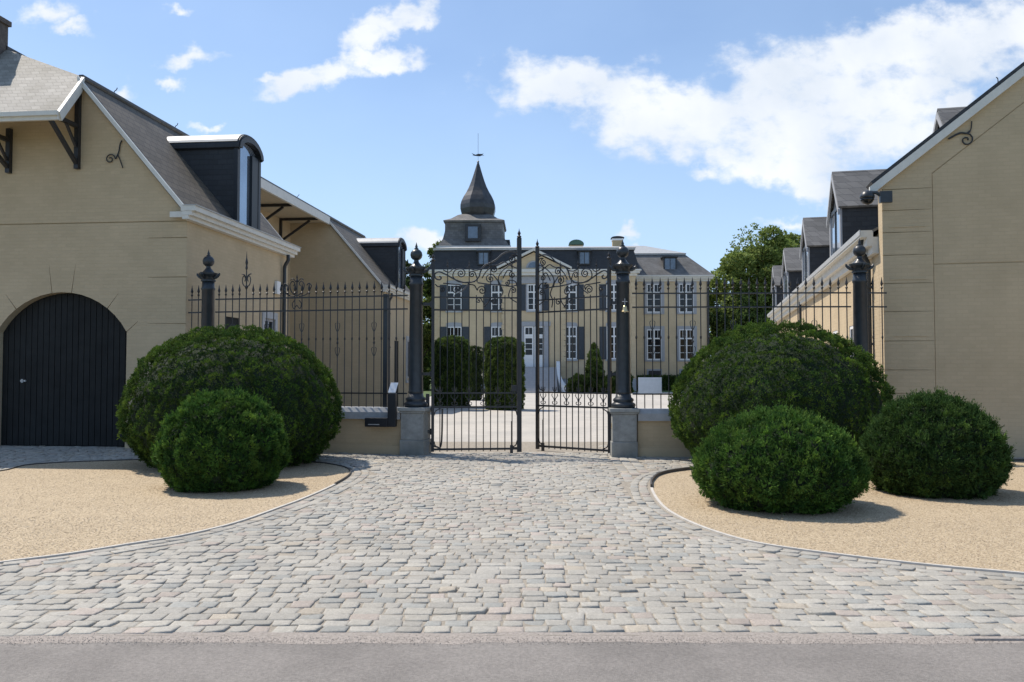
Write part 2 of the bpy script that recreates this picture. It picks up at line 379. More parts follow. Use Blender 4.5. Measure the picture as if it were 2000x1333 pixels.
# cobblestones: every stone is geometry, the whole paving is one surface
def stone_color():
    r = random.random(); k = random.uniform(.86, 1.07)
    if r < .50: c = (.388, .37, .333)
    elif r < .76: c = (.415, .394, .35)
    elif r < .88: c = (.335, .336, .316)
    elif r < .955: c = (.41, .36, .32)
    else: c = (.42, .375, .31)
    return [x*k for x in c]
def cobbles():
    V = []; Q = []; C = []
    def stone(cx, cy, lx, ly, ang, zb=0.0):
        ca, sa = math.cos(ang), math.sin(ang); o = len(V)
        h = zb + random.gauss(.010, .003) + (random.uniform(.004, .010) if random.random() < .07 else 0); tx = random.gauss(0, .022); ty = random.gauss(.012, .03)
        jit = [(random.gauss(0, .007), random.gauss(0, .006)) for _ in range(4)]
        rings = [(0, -.035), (.0005, h-.007), (.004, h-.0015), (.018, h+.0005)]
        for ins, z in rings:
            for k, (sx, sy) in enumerate(((-1,-1),(1,-1),(1,1),(-1,1))):
                px = sx*(lx/2-ins) + jit[k][0]; py = sy*(ly/2-ins) + jit[k][1]
                zz = z + (tx*px + ty*py if z > 0 or ins > 0 else 0)
                V.append((cx + px*ca - py*sa, cy + px*sa + py*ca, zz))
        V.append((cx, cy, h+.001))
        col = stone_color()
        for r in range(3):
            for k in range(4):
                Q.append((o+r*4+k, o+r*4+(k+1)%4, o+(r+1)*4+(k+1)%4, o+(r+1)*4+k)); C.append(col)
        for k in range(0, 4):
            Q.append((o+12+k, o+12+(k+1)%4, o+16, o+16)); C.append(col)
    # border courses following the beds
    for P in (sR, sL):
        sgn = 1
        for off, wid in ((.115, .12), (.245, .12)):
            pts = [Vector((a, b, 0)) for a, b in P]
            acc = 0; 
            # offset outward
            path = []
            for i in range(len(pts)):
                t = (pts[min(i+1, len(pts)-1)] - pts[max(i-1, 0)]).normalized(); nn = Vector((t.y, -t.x, 0))
                q = pts[i] + nn*.05
                if inside(P, q.x, q.y): nn = -nn
                path.append(pts[i] + nn*off)
            step = .19; i = 0; pos = path[0].copy(); 
            cum = [0]
            for a, b in zip(path, path[1:]): cum.append(cum[-1] + (b-a).length)
            s = 0
            while s < cum[-1]:
                L_ = random.uniform(.15, .22); m = s + L_/2
                while i < len(cum)-2 and cum[i+1] < m: i += 1
                t = (m - cum[i])/max(1e-6, cum[i+1]-cum[i]); q = path[i].lerp(path[i+1], min(1, t)); d = path[i+1]-path[i]
                if abs(q.x) < 15 and 5.3 < q.y < 18.4 and bed_dist(q.x, q.y) > off*.7: stone(q.x, q.y, L_-.014, wid-.008, math.atan2(d.y, d.x))
                s += L_
    # lengthwise drain course on the right side of the drive
    sx = lambda yy: 1.82 + (yy-10.2)*.052
    in_strip = lambda xx, yy: 10.0 < yy < 16.2 and abs(xx - sx(yy)) < .30
    for k in (-1, 0, 1):
        yy = 10.0 + random.uniform(0, .1)
        while yy < 16.2:
            L_ = random.uniform(.19, .30)
            if bed_dist(sx(yy+L_/2) + k*.165, yy+L_/2) > .33: stone(sx(yy+L_/2) + k*.165, yy+L_/2, L_-.012, .155, math.pi/2-.052)
            yy += L_
    y = 5.34
    row = 0
    while y < 18.6:
        wob = random.gauss(0, .004); ly = random.uniform(.118, .142)
        yc = y + ly/2
        x = -15.0 + random.uniform(0, .2)
        while x < 15.0:
            lx = random.choice([random.uniform(.14,.19), random.uniform(.16,.215), random.uniform(.11,.15)])
            cx = x + lx/2; cy = yc + .035*math.sin(cx*.7 + y*.3) + .02*math.sin(cx*1.9+y) + random.gauss(0, .005)
            lim = 16.9 if -1.7 < cx < 1.95 else 18.5
            if cy < lim and (abs(cx) < .75*cy + 2):
                if in_strip(cx, cy): x += lx; continue
                d = bed_dist(cx, cy)
                if d > .345 + random.uniform(-.01, .02):
                    stone(cx, cy, lx-random.uniform(.006, .018), ly-random.uniform(.004, .014), random.gauss(0, .018))
            x += lx
        y += ly + .002; row += 1
    mat = attrmat('granite_setts', .85, .6, 70, .12, 30, wear=[(.55, (.88,.87,.85), (1.04,1.04,1.03)), (95, (.84,.83,.81), (1.06,1.06,1.06))])
    o = fast_mesh('cobblestones', V, Q, mat, None, C, smooth=True)
    o['kind'] = 'structure'
    return o
cobbles()
# gritty strip between road and setts
mb = MB(); n = 500; xs = [-30 + 60*i/n for i in range(n+1)]
vs = [(x, 5.20 + .012*math.sin(x*2.1) + random.gauss(0,.01) , -.0095) for x in xs] + [(x, 5.37, 0.003) for x in xs]
mb.add(vs, [(i, i+1, n+1+i+1, n+1+i) for i in range(n)]); 
for _ in range(5000):
    x = random.uniform(-4.6, 4.6); y = random.gauss(5.225, .04)
    if y < 4.9: continue
    r_ = random.uniform(.0015, .0042); a_ = random.uniform(0, 6.28); z_ = -.008 + max(0, y-5.20)*.07
    P_ = [(x + r_*math.cos(a_+k*2.094)*random.uniform(.7,1.3), y + r_*math.sin(a_+k*2.094), z_) for k in range(3)] + [(x, y, z_ + r_)]
    mb.add(P_, [(0,1,3),(1,2,3),(2,0,3)])
struct('road_verge', mb, verge_m)
struct('concrete_edging', MB().box(2.88, 9, 5.235, 5.28, -.03, .007), verge_m, bevel=.006)

# gravel beds
def gravel(P, name):
    m, N, L, B = newmat('gravel_stones')
    tc = N.new('ShaderNodeTexCoord'); vo = N.new('ShaderNodeTexVoronoi'); vo.inputs['Scale'].default_value = 66; L.new(tc.outputs['Object'], vo.inputs['Vector'])
    cr = N.new('ShaderNodeValToRGB'); e = cr.color_ramp.elements; e[0].color = (.26,.195,.125,1); e[1].color = (.56,.46,.33,1)
    e.new(.30).color = (.40,.315,.21,1); e.new(.7).color = (.46,.37,.25,1)
    sp = N.new('ShaderNodeSeparateXYZ'); L.new(vo.outputs['Color'], sp.inputs[0]); L.new(sp.outputs[0], cr.inputs[0])
    n1 = tex(N, L, 'n', 1.3, 5, tc.outputs['Object']); c2 = N.new('ShaderNodeValToRGB'); c2.color_ramp.elements[0].color = (.86,.84,.80,1); c2.color_ramp.elements[1].color = (1.05,1.04,1.0,1)
    L.new(n1.outputs['Fac'], c2.inputs[0]); mx = N.new('ShaderNodeMix'); mx.data_type = 'RGBA'; mx.blend_type = 'MULTIPLY'; mx.inputs['Factor'].default_value = 1
    L.new(cr.outputs[0], mx.inputs['A']); L.new(c2.outputs[0], mx.inputs['B']); L.new(mx.outputs['Result'], B.inputs['Base Color']); B.inputs['Roughness'].default_value = .85
    nb = tex(N, L, 'n', 110, 3, tc.outputs['Object'], .5); bp = N.new('ShaderNodeBump'); bp.inputs['Strength'].default_value = .7; bp.inputs['Distance'].default_value = .008
    L.new(nb.outputs['Fac'], bp.inputs['Height']); L.new(bp.outputs[0], B.inputs['Normal'])
    o = struct(name, MB().prism(P, -.05, .012, 'z'), m)
    # loose stones as real pebbles
    A = np.array(P); x0, y0 = A.min(0); x1, y1 = A.max(0)
    V = []; Q = []; C = []
    base = np.array([(1,0,0),(0,1,0),(-1,0,0),(0,-1,0),(0,0,.7),(0,0,-.5)])
    F = [(0,1,4),(1,2,4),(2,3,4),(3,0,4),(1,0,5),(2,1,5),(3,2,5),(0,3,5)]
    cnt = 0
    pal = [(.50,.40,.275),(.44,.345,.235),(.58,.49,.37),(.36,.28,.19),(.52,.425,.30),(.30,.225,.15)]
    for _ in range(80000):
        x = random.uniform(max(x0, -9), min(x1, 9)); y = y0 + (y1-y0)*random.random()**1.5
        if abs(x) > .66*y+.3 or not inside(P, x, y): continue
        if y > 9.5 and random.random() < .5: continue
        r = random.uniform(.0035, .008); a = random.uniform(0, 6.28); sx = random.uniform(.7,1.4); ca, sa = math.cos(a), math.sin(a)
        o_ = len(V)
        for b in base:
            bx, by = b[0]*r*sx, b[1]*r; V.append((x + bx*ca - by*sa, y + bx*sa + by*ca, .0125 + b[2]*r + random.uniform(-.002,.001)))
        c = random.choice(pal); k = random.uniform(.85, 1.15)
        for f in F: Q.append(tuple(o_+i for i in f)); C.append([q*k for q in c])
        cnt += 1
    pb = fast_mesh('loose_pebbles', V, Q, attrmat('pebble', .8, 0), None, C)
    pb['kind'] = 'stuff'
    tag(pb, ('loose tan pebbles over the right gravel bed' if x1 > 9 else 'loose tan pebbles over the left gravel bed'), 'gravel')
gravel(sR, 'gravel_bed'); gravel(sL, 'gravel_bed')
# thin kerb ribbon along the bed edges (pale stone at the front, dark steel along the tight back curve)
def ribbon(P, i0, i1, w, z0, z1, mat, name):
    mb = MB()
    for i in range(i0, i1):
        a = Vector((*P[i], (z0+z1)/2)); b = Vector((*P[i+1], (z0+z1)/2)); mb.beam(a, b, w, z1-z0)
    return struct(name, mb, mat)
def idx(P, px, py):
    q = G(px, py); return min(range(len(P)), key=lambda i: (P[i][0]-q[0])**2 + (P[i][1]-q[1])**2)
a = idx(sR, 1271, 953); b = idx(sR, 1450, 909)
ribbon(sR, 0, a, .036, -.03, .0165, M['kerb'], 'kerb'); ribbon(sR, a, len(sR)-2, .025, -.03, .06, M['steel'], 'kerb')
a = idx(sL, 656, 946)
ribbon(sL, 0, a, .036, -.03, .0155, M['kerb'], 'kerb'); ribbon(sL, a, len(sL)-2, .018, -.03, .03, M['steel'], 'kerb')

# ------------------------------------------------------------------ left wing: coach house
RL = R(-6.0); C1 = (-6.97, 17.7)
def Lw(x, y): c, s = math.cos(RL), math.sin(RL); return (C1[0] + x*c - y*s, C1[1] + x*s + y*c)
ZE, XB, ZB, XR, ZR = 5.18, -2.475, 8.09, -5.25, 9.30
def slope_z(x): return ZE + (-x)*(ZB-ZE)/(-XB)
coach = thing('coach_house', 'beige brick coach house with slate gambrel roof and arched black double door', 'outbuilding', (C1[0], C1[1], 0), RL)
def arch_pts(xc, hw, zs, rise, n=14):
    r = (hw*hw + rise*rise)/(2*rise); cz = zs + rise - r; a = math.asin(hw/r)
    return [(xc + r*math.sin(-a + 2*a*i/n), cz + r*math.cos(-a + 2*a*i/n)) for i in range(n+1)]
DC, DH, DS, DR = -2.835, 1.505, 2.50, .87
def front_facing():
    ar = arch_pts(DC, DH, DS, DR, 16)                     # left to right
    g = .009
    lower = [(-10.5, 0), (DC-DH, 0)]
    notch = {3: .42, 7: .62, 9: .62, 13: .40, 16: .34}    # arch joints as thin cuts
    cxz = (DC, DS + DR - (DH*DH + DR*DR)/(2*DR))
    for i, p in enumerate(ar):
        if i in notch:
            d = Vector((p[0]-cxz[0], p[1]-cxz[1])).normalized()
            if i == 16: d = Vector((.75, .66)).normalized()
            t = Vector((d.y, -d.x)); P = Vector(p)
            lower += [tuple(P - t*g), tuple(P + d*notch[i] - t*g*.3), tuple(P + d*notch[i] + t*g*.3), tuple(P + t*g)]
        else: lower.append(p)
    lower += [(DC+DH, 0), (0, 0)]
    for z in (.85, 1.75, 2.67, 3.67, 4.52):
        lower += [(0, z-g), (-.86, z-g*.4), (-.86, z+g*.4), (0, z+g)]
    lower += [(0, 4.86), (-10.5, 4.86)]
    upper = [(-10.5, 4.885), (0, 4.885), (0, ZE-.1), (XB, ZB-.13), (2*XR-XB, ZB-.13), (2*XR, ZE-.1)]
    return lower, upper
lo, up = front_facing()
w = MB().prism(lo, 0, .03).prism(up, 0, .03)
back = [(-10.5, 0), (DC-DH-.0, 0)] + arch_pts(DC, DH, DS, DR, 16) + [(DC+DH, 0), (-.001, 0), (-.001, ZE-.1), (XB, ZB-.13), (2*XR-XB, ZB-.13), (2*XR, ZE-.1)]
w.prism(back, .0301, .42)
w.build('front_gable_wall', M['wall'], coach)
d = MB()
for s in (-1, 1):
    n = 11
    for k in range(n):
        xa = DC + s*(.006 + k*DH/n); xb = DC + s*((k+1)*DH/n - .008); xa, xb = min(xa, xb), max(xa, xb)
        r = (DH*DH + DR*DR)/(2*DR); cz = DS+DR-r
        za = cz + math.sqrt(max(0, r*r-(xa-DC)**2)); zb = cz + math.sqrt(max(0, r*r-(xb-DC)**2))
        d.prism([(xa, .03), (xb, .03), (xb, zb-.01), (xa, za-.01)], .20, .24)
dd = MB(); dd.prism([(DC-DH, 0.01)] + arch_pts(DC, DH, DS, DR, 16) + [(DC+DH, 0.01)], .245, .29)
dr = d.build('door', M['door'], coach); dd.build('door_backing', M['door'], dr)
MB().box(DC-1.05, DC-.93, .165, .20, 1.42, 1.46).box(DC-1.02, DC-.98, .15, .165, 1.40, 1.48).build('handle', M['zinc'], dr)
# side walls, gables
def side_wall(y0, y1, nm):
    mb = MB(); g = .009
    prof_y = y0
    poly = [(y0, 0), (y1, 0), (y1, ZE-.22), (y0, ZE-.22)]
    mb.prism(poly, -.30, -.06, 'x')
    ops = [(y0+1.45, y0+2.25, .0, 2.95), (y0+3.75, y0+4.45, 1.3, 3.05)]
    # facing layer with openings
    mb.box(-.06, 0, y0, ops[0][0], 0, ZE-.22)
    mb.box(-.06, 0, ops[0][0], ops[0][1], ops[0][3], ZE-.22)
    mb.box(-.06, 0, ops[0][1], ops[1][0], 0, ZE-.22)
    mb.box(-.06, 0, ops[1][0], ops[1][1], 0, ops[1][2]); mb.box(-.06, 0, ops[1][0], ops[1][1], ops[1][3], ZE-.22)
    mb.box(-.06, 0, ops[1][1], y1, 0, ZE-.22)
    mb.build(nm, M['wall'], coach)
    a = ops[0]; MB().box(-.058, -.03, a[0]+.003, a[1]-.003, 0.01, a[3]-.003).build('side_door', M['door'], coach)
    a = ops[1]; wn = MB().box(-.058, -.045, a[0]+.003, a[1]-.003, a[2]+.003, a[3]-.003); wn.mi = 1
    for (p, q, r_, t) in ((a[0], a[0]+.07, a[2], a[3]), (a[1]-.07, a[1], a[2], a[3]), ((a[0]+a[1])/2-.03, (a[0]+a[1])/2+.03, a[2], a[3]), (a[0]+.0701, a[1]-.0701, a[3]-.07, a[3]), (a[0]+.0701, a[1]-.0701, a[2], a[2]+.07)):
        wn.box(-.044, -.02, p+.002, q-.002, r_+.002, t-.002)
    wn.build('window', [M['glass'], M['sur']], coach)
    MB().box(.002, .03, a[0]-.16, a[0], a[2]-.1, a[3]+.18).box(.002, .03, a[1], a[1]+.16, a[2]-.1, a[3]+.18).box(.002, .03, a[0]+.001, a[1]-.001, a[3], a[3]+.18).box(.002, .06, a[0]-.2, a[1]+.2, a[2]-.22, a[2]-.101).build('window_surround', M['coping'], coach)
side_wall(.4205, 5.5, 'side_wall'); side_wall(16.7205, 21.9, 'side_wall')
def gable(y0, y1):
    MB().prism([(-10.5, 0), (0, 0), (0, ZE-.1), (XB, ZB-.13), (2*XR-XB, ZB-.13), (2*XR, ZE-.1)], y0, y1).build('gable_wall', M['wall'], coach)
gable(5.5005, 5.80); gable(16.4, 16.72); gable(21.9005, 22.2)
mbw = MB().box(-4.3, -4.0, 5.801, 16.399, 0, ZB-.15)
mbw.build('recessed_wall', M['wall'], coach)
for y in (8.0, 12.0, 15.0):
    MB().box(-3.99, -3.94, y-.9, y+.9, .01, 2.9).build('side_door', M['door'], coach)
MB().box(-10.5, -10.2, .43, 5.49, 0, ZE-.22).box(-10.5, -10.2, 5.81, 16.39, 0, ZE-.22).box(-10.5, -10.2, 16.73, 21.89, 0, ZE-.22).build_each('rear_wall', M['wall'], coach)
# roofs
def lower_roof(y0, y1):
    mb = MB()
    for s in (0, 1):
        f = (lambda x: x) if s == 0 else (lambda x: 2*XR - x)
        e = .10; sl = (ZB-ZE)/(-XB)
        mb.slab([(f(e), y0, ZE-e*sl), (f(e), y1, ZE-e*sl), (f(XB), y1, ZB), (f(XB), y0, ZB)], .12)
    mb.build_each('lower_roof_slope', M['slate'], coach)
    fb = MB()
    for s in (0, 1):
        f = (lambda x: x) if s == 0 else (lambda x: 2*XR - x)
        for y in (y0-.045, y1+.045):
            fb.beam((f(.13), y, ZE-.26), (f(XB-.02), y, ZB-.08), .09, .15, (0,1,0)) if False else fb.prism([(f(.12), ZE-.27), (f(.12), ZE-.15), (f(XB), ZB-.02), (f(XB), ZB-.14)], y-.045, y+.045)
    fb.build_each('verge_board', M['trim'], coach)
lower_roof(-.05, 5.85); lower_roof(16.35, 22.25)
up_m = MB()
for s in (0, 1):
    f = (lambda x: x) if s == 0 else (lambda x: 2*XR - x)
    up_m.slab([(f(XB+.12), -.0, ZB-.05), (f(XB+.12), 22.2, ZB-.05), (f(XR), 20.95, ZR), (f(XR), 1.25, ZR)], .12)
up_m.build_each('upper_roof_slope', M['slate'], coach)
hip = MB(); hip.slab([(-2.20, -1.15, 6.97), (XB+.02, 0.0, ZB+.01), (XR, 1.25, ZR+.015), (2*XR-XB-.02, 0.0, ZB+.01), (2*XR+2.20, -1.15, 6.97)], .10)
hip.build('front_hip_slope', M['glare_slate'], coach)
hb = MB(); hb.slab([(-2.20, 23.35, 6.97), (XB+.02, 22.2, ZB+.01), (XR, 20.95, ZR+.015), (2*XR-XB-.02, 22.2, ZB+.01), (2*XR+2.20, 23.35, 6.97)], .10)
hb.build('rear_hip_slope', M['glare_slate'], coach)
fa = MB().box(2*XR+2.17, -2.17, -1.20, -1.14, 6.78, 6.95)
fa.beam((-2.17, -1.15, 6.86), (XB+.05, .03, ZB-.09), .06, .20); fa.beam((2*XR+2.17, -1.15, 6.86), (2*XR-XB-.05, .03, ZB-.09), .06, .20)
fa.build('hip_fascia', M['trim'], coach)
MB().box(2*XR+2.15, -2.15, -1.26, -1.2005, 6.86, 6.95).build('gutter', M['trim'], coach)
MB().slab([(-2.25, -1.13, 6.84), (XB, -.06, ZB-.16), (2*XR-XB, -.06, ZB-.16), (2*XR+2.25, -1.13, 6.84)], .02).build('soffit', M['soffit'], coach)
# eaves of the middle range on brackets
MB().box(XB+.10, XB+.20, 5.91, 16.29, ZB-.40, ZB-.09).build('eaves_fascia', M['trim'], coach)
MB().box(-3.99, XB+.09, 5.82, 16.38, ZB-.30, ZB-.27).build('soffit', M['soffit'], coach)
# ridge boards and hip ridges
MB().beam((XR, 1.2, ZR+.02), (XR, 21.0, ZR+.02), .2, .08).build('ridge', M['lead'], coach)
e = MB(); e.beam((XB-.02, .02, ZB+.03), (XB-.02, 22.1, ZB+.03), .10, .06); e.build('roof_break_flashing', M['lead'], coach)
# bracket
def bracket(x, z0, z1, zs, out, name='bracket'):
    mb = MB(); mb.box(x-.05, x+.05, -.10, -.003, z0, z1); mb.beam((x, -.08, zs), (x, -out, zs-.0), .085, .085); mb.beam((x, -.09, z0+.12), (x, -out+.05, zs-.05), .075, .075)
    mb.beam((x, -.11, zs-.45), (x, -.45, zs-.04), .05, .05)
    return mb.build(name, M['iron'], coach)
bracket(-2.50, 6.05, 7.72, 6.98, 1.08); bracket(-4.10, 6.0, 6.98, 6.72, 1.05); bracket(-5.75, 6.0, 6.98, 6.72, 1.05); bracket(-7.9, 6.0, 7.7, 6.98, 1.05)
def bracket_side(y):
    mb = MB(); mb.box(-3.997, -3.90, y-.05, y+.05, ZB-1.3, ZB-.31); mb.beam((-3.9, y, ZB-.36), (XB+.05, y, ZB-.36), .09, .09); mb.beam((-3.92, y, ZB-1.22), (-2.75, y, ZB-.42), .08, .08)
    mb.build('bracket', M['iron'], coach)
for y in (6.8, 9.6, 12.4, 15.2): bracket_side(y)
# box cornice of the pavilions
def cornice(y0, y1):
    mb = MB()
    mb.box(0.001, .14, y0, y1, ZE-.30, ZE-.22); mb.box(0.001, .22, y0-.01, y1+.01, ZE-.219, ZE-.13); mb.box(-.02, .30, y0-.02, y1+.02, ZE-.129, ZE-.02)
    mb.build('cornice', M['trim'], coach)
    MB().box(.02, .33, y0-.03, y1+.03, ZE-.019, ZE-.002).build('lead_gutter', M['zinc'], coach)
cornice(-.22, 5.95); cornice(16.2, 22.3)
MB().box(-.30, .03, -.17, -.101, ZE-.25, ZE-.13).build('cornice_return', M['trim'], coach)
# dormers
def dormer(yc):
    dm = MB(); hw = .665; x0 = -.16; zb = ZE+.02; ze = 7.20
    dm.prism([(yc-hw, zb), (yc+hw, zb), (yc+hw, ze)] + [(yc + hw*math.cos(t), ze + .33*math.sin(t)) for t in np.linspace(0, math.pi, 11)[1:-1]] + [(yc-hw, ze)], -2.2, x0, 'x')
    D = dm.build('dormer', M['slate2'], coach)
    arc = [(yc + (hw+.09)*math.cos(t), ze + .02 + .40*math.sin(t)) for t in np.linspace(-.12, math.pi+.12, 17)]
    inner = [(yc + (hw+.001)*math.cos(t), ze - .04 + .375*math.sin(t)) for t in np.linspace(-.08, math.pi+.08, 17)]
    rf = MB().prism(arc + inner[::-1], -2.42, x0+.14, 'x'); rf.build('dormer_roof', M['slate2'], D)
    arc2 = [(yc + (hw+.105)*math.cos(t), ze + .03 + .41*math.sin(t)) for t in np.linspace(.22, math.pi-.22, 17)]; arc1 = [(yc + (hw+.0905)*math.cos(t), ze + .022 + .402*math.sin(t)) for t in np.linspace(.22, math.pi-.22, 17)]
    MB().prism(arc2 + arc1[::-1], -2.45, x0+.10, 'x').build('roof_sheet', M['zinc'], D)
    fr = MB(); fr.mi = 0
    w2 = hw-.1; zt = ze-.02
    fr.prism([(yc-hw-.06, ze-.02)] + [(yc + (hw+.06)*math.cos(t), ze+.0+.36*math.sin(t)) for t in np.linspace(math.pi, 0, 13)] + [(yc+hw+.06, ze-.02), (yc+w2, ze-.02)] + [(yc + w2*math.cos(t), ze-.02+.26*math.sin(t)) for t in np.linspace(0, math.pi, 13)] + [(yc-w2, ze-.02)], x0+.002, x0+.17, 'x')
    fr.box(x0+.002, x0+.10, yc-hw-.04, yc-w2, zb, ze-.021); fr.box(x0+.002, x0+.10, yc+w2, yc+hw+.04, zb, ze-.021); fr.box(x0+.002, x0+.12, yc-w2+.001, yc+w2-.001, zb, zb+.1)
    fr.box(x0+.003, x0+.09, yc+.18, yc+w2-.002, zb+.101, ze-.02)
    fr.mi = 1; fr.prism([(yc-w2, zb+.11), (yc+w2, zb+.11), (yc+w2, ze-.03)] + [(yc + w2*math.cos(t), ze-.03+.25*math.sin(t)) for t in np.linspace(0, math.pi, 13)] + [(yc-w2, ze-.03)], x0+.0015, x0+.02, 'x')
    fr.build('window', [M['black'], M['blueglass']], D)
dormer(3.3); dormer(19.7)
# downpipe, alarm box, tie irons, roof hooks, chimney
def pipe(x, y): 
    mb = MB().tube(bez([(.18, y, ZE-.3), (.18, y, ZE-.45), (.09, y, ZE-.62), (.08, y, ZE-.8)], 5), .05, 8).tube([(.08, y, ZE-.8), (.08, y, .05)], .05, 8)
    for z in (1, 2.6, 4.0): mb.box(0.001, .14, y-.065, y+.065, z, z+.05)
    return mb.build('downpipe', M['column'], coach)
pipe(0, 5.35); pipe(0, 16.95)
MB().box(.002, .08, 4.85, 5.1, 3.75, 4.1).build('alarm_box', M['white'], coach, bevel=.01)
def curl_iron(x, z, y, s=1):
    mb = MB(); p = spiral(-.17*s, -.10, .12, 1.4, 0 if s > 0 else math.pi, 1 if s > 0 else -1)
    mb.tube([(q[0], -.03, q[2]) for q in p], .013, 5)
    mb.tube(bez([(-.05*s, -.03, -.10), (.02*s, -.03, .05), (.05*s, -.03, .22), (.09*s, -.03, .30)], 6), [.014]*18+[.008], 5); mb.tube(bez([(.0, -.03, 0.0), (.06*s, -.03, -.14), (.12*s, -.03, -.30)], 6), .012, 5)
    return mb
o = curl_iron(0, 0, 0, 1).build('wall_anchor', M['iron'], coach); o.location = (-1.58, 0, 6.35)
for y in (1.2, 4.0, 9.0, 13.0):
    z = ZB-.02
    MB().tube(bez([(XB+.02, y, z), (XB+.03, y, z+.10), (XB+.08, y, z+.14), (XB+.10, y, z+.19)], 5), .010, 5).build('roof_hook', M['iron'], coach)
ch = MB().box(-5.90, -5.18, .55, 1.25, 8.4, 9.85).box(-5.95, -5.13, .5, 1.30, 9.851, 9.97).build('chimney', M['oldbrick'], coach)
MB().lathe([(.16,0),(.14,.35),(.17,.36),(.17,.42),(.11,.43)], 12, (-5.5,.9,9.97)).build('chimney_pot', M['lead'], ch)

# ------------------------------------------------------------------ right wing: carriage house
RR = R(-13.2); C2 = (7.36, 16.4)
def Rw(x, y): c, s = math.cos(RR), math.sin(RR); return (C2[0] + x*c - y*s, C2[1] + x*s + y*c)
cart = thing('stable_building', 'long beige brick stable building with a row of gabled dormers, right of the gates', 'outbuilding', (C2[0], C2[1], 0), RR)
HWID = 4.6; P2 = .785; ZF = 5.42
g = .009
pil = [(0, 0), (.915, 0), (.915, ZF + .93*P2 - .60), (HWID, ZF + HWID*P2 - .60), (2*HWID-.915, ZF + .93*P2 - .60), (2*HWID-.915, 0), (2*HWID, 0), (2*HWID, ZF), (HWID, ZF+HWID*P2), (0, ZF)]
for z in (5.26, 4.84, 4.40, 3.95, 3.39, 2.83, 2.25, 1.68, 1.22, .6):
    pil += [(0, z+g), (.90, z+g*.3), (.90, z-g*.3), (0, z-g)]
xa, xb = .928, 2*HWID-.928
low = [(xa, 0), (xb, 0), (xb, 3.735), (xa, 3.735)]
hi = [(xa, 3.76), (xb, 3.76), (xb, ZF+.93*P2-.612), (HWID, ZF+HWID*P2-.612), (xa, ZF+.93*P2-.612)]
fw = MB().prism(pil, 0, .0295).prism(low, .012, .0297).prism(hi, .012, .0297)
fw.prism([(.001, 0), (2*HWID-.001, 0), (2*HWID-.001, ZF), (HWID, ZF+HWID*P2), (.001, ZF)], .0300, .40)
fw.build('front_gable_wall', M['wall'], cart)
for z, x0, x1 in ((4.50, .14, .78), (3.46, .14, .80), (2.34, .18, .80)):
    MB().box(x0, x1, -.012, -.001, z, z+.018).build('wall_moulding', M['render'], cart)
ZG = 4.55
seg = [(.4105, 3.2, 0), (4.1, 6.0, 0), (6.9, 8.8, 0), (9.7, 11.6, 0), (12.5, 14.4, 0), (15.3, 17.2, 0), (18.1, 20.0, 0), (20.9, 22.8, 0), (23.7, 26.6, 0)]
sw = MB().box(.05, .30, .4105, 26.6, 0, ZG-.1); 
for (a, b, _) in seg: sw.box(0, .0495, a, b, 0, ZG-.1)
for (s0, s1) in zip(seg, seg[1:]): sw.box(0, .0495, s0[1], s1[0], 2.75, ZG-.1); sw.box(0, .0495, s0[1], s1[0], 0, .75)
sw.build('courtyard_wall', M['wall'], cart)
for (s0, s1) in zip(seg, seg[1:]):
    yc = (s0[1]+s1[0])/2; wn = MB()
    wn.mi = 0; wn.box(.03, .049, s0[1]+.002, s1[0]-.002, .752, 2.748); wn.mi = 1
    for (p, q, r_, t) in ((s0[1], s0[1]+.08, .75, 2.75), (s1[0]-.08, s1[0], .75, 2.75), (yc-.03, yc+.03, .75, 2.75), (s0[1]+.081, s1[0]-.081, 2.67, 2.75), (s0[1]+.081, s1[0]-.081, .75, .83), (s0[1]+.081, s1[0]-.081, 1.9, 1.94)):
        wn.box(.012 if q-p > .07 or q-p > .5 else .013, .029, p+.002, q-.002, r_+.002, t-.002)
    wn.build('window', [M['glass'], M['white']], cart)
MB().box(2*HWID-.3, 2*HWID, .401, 26.6, 0, ZG).build('rear_wall', M['wall'], cart)
MB().prism([(0, 0), (2*HWID, 0), (2*HWID, ZG), (HWID, ZG+HWID*.95), (0, ZG)], 26.601, 26.9).build('gable_wall', M['wall'], cart)
# front block roof
rf = MB()
for s in (0, 1):
    f = (lambda x: x) if s == 0 else (lambda x: 2*HWID - x)
    rf.slab([(f(-.22), -.10, ZF-.22*P2+.17), (f(-.22), .44, ZF-.22*P2+.17), (f(HWID), .44, ZF+HWID*P2+.17), (f(HWID), -.10, ZF+HWID*P2+.17)], .06)
rf.build_each('front_roof_slope', M['slate2'], cart)
vb = MB()
for s in (0, 1):
    f = (lambda x: x) if s == 0 else (lambda x: 2*HWID - x)
    vb.prism([(f(-.24), ZF-.24*P2-.10), (f(-.24), ZF-.24*P2+.085), (f(HWID), ZF+HWID*P2+.085), (f(HWID), ZF+HWID*P2-.10)], -.10, -.001)
vb.build_each('verge_board', M['trim'], cart)
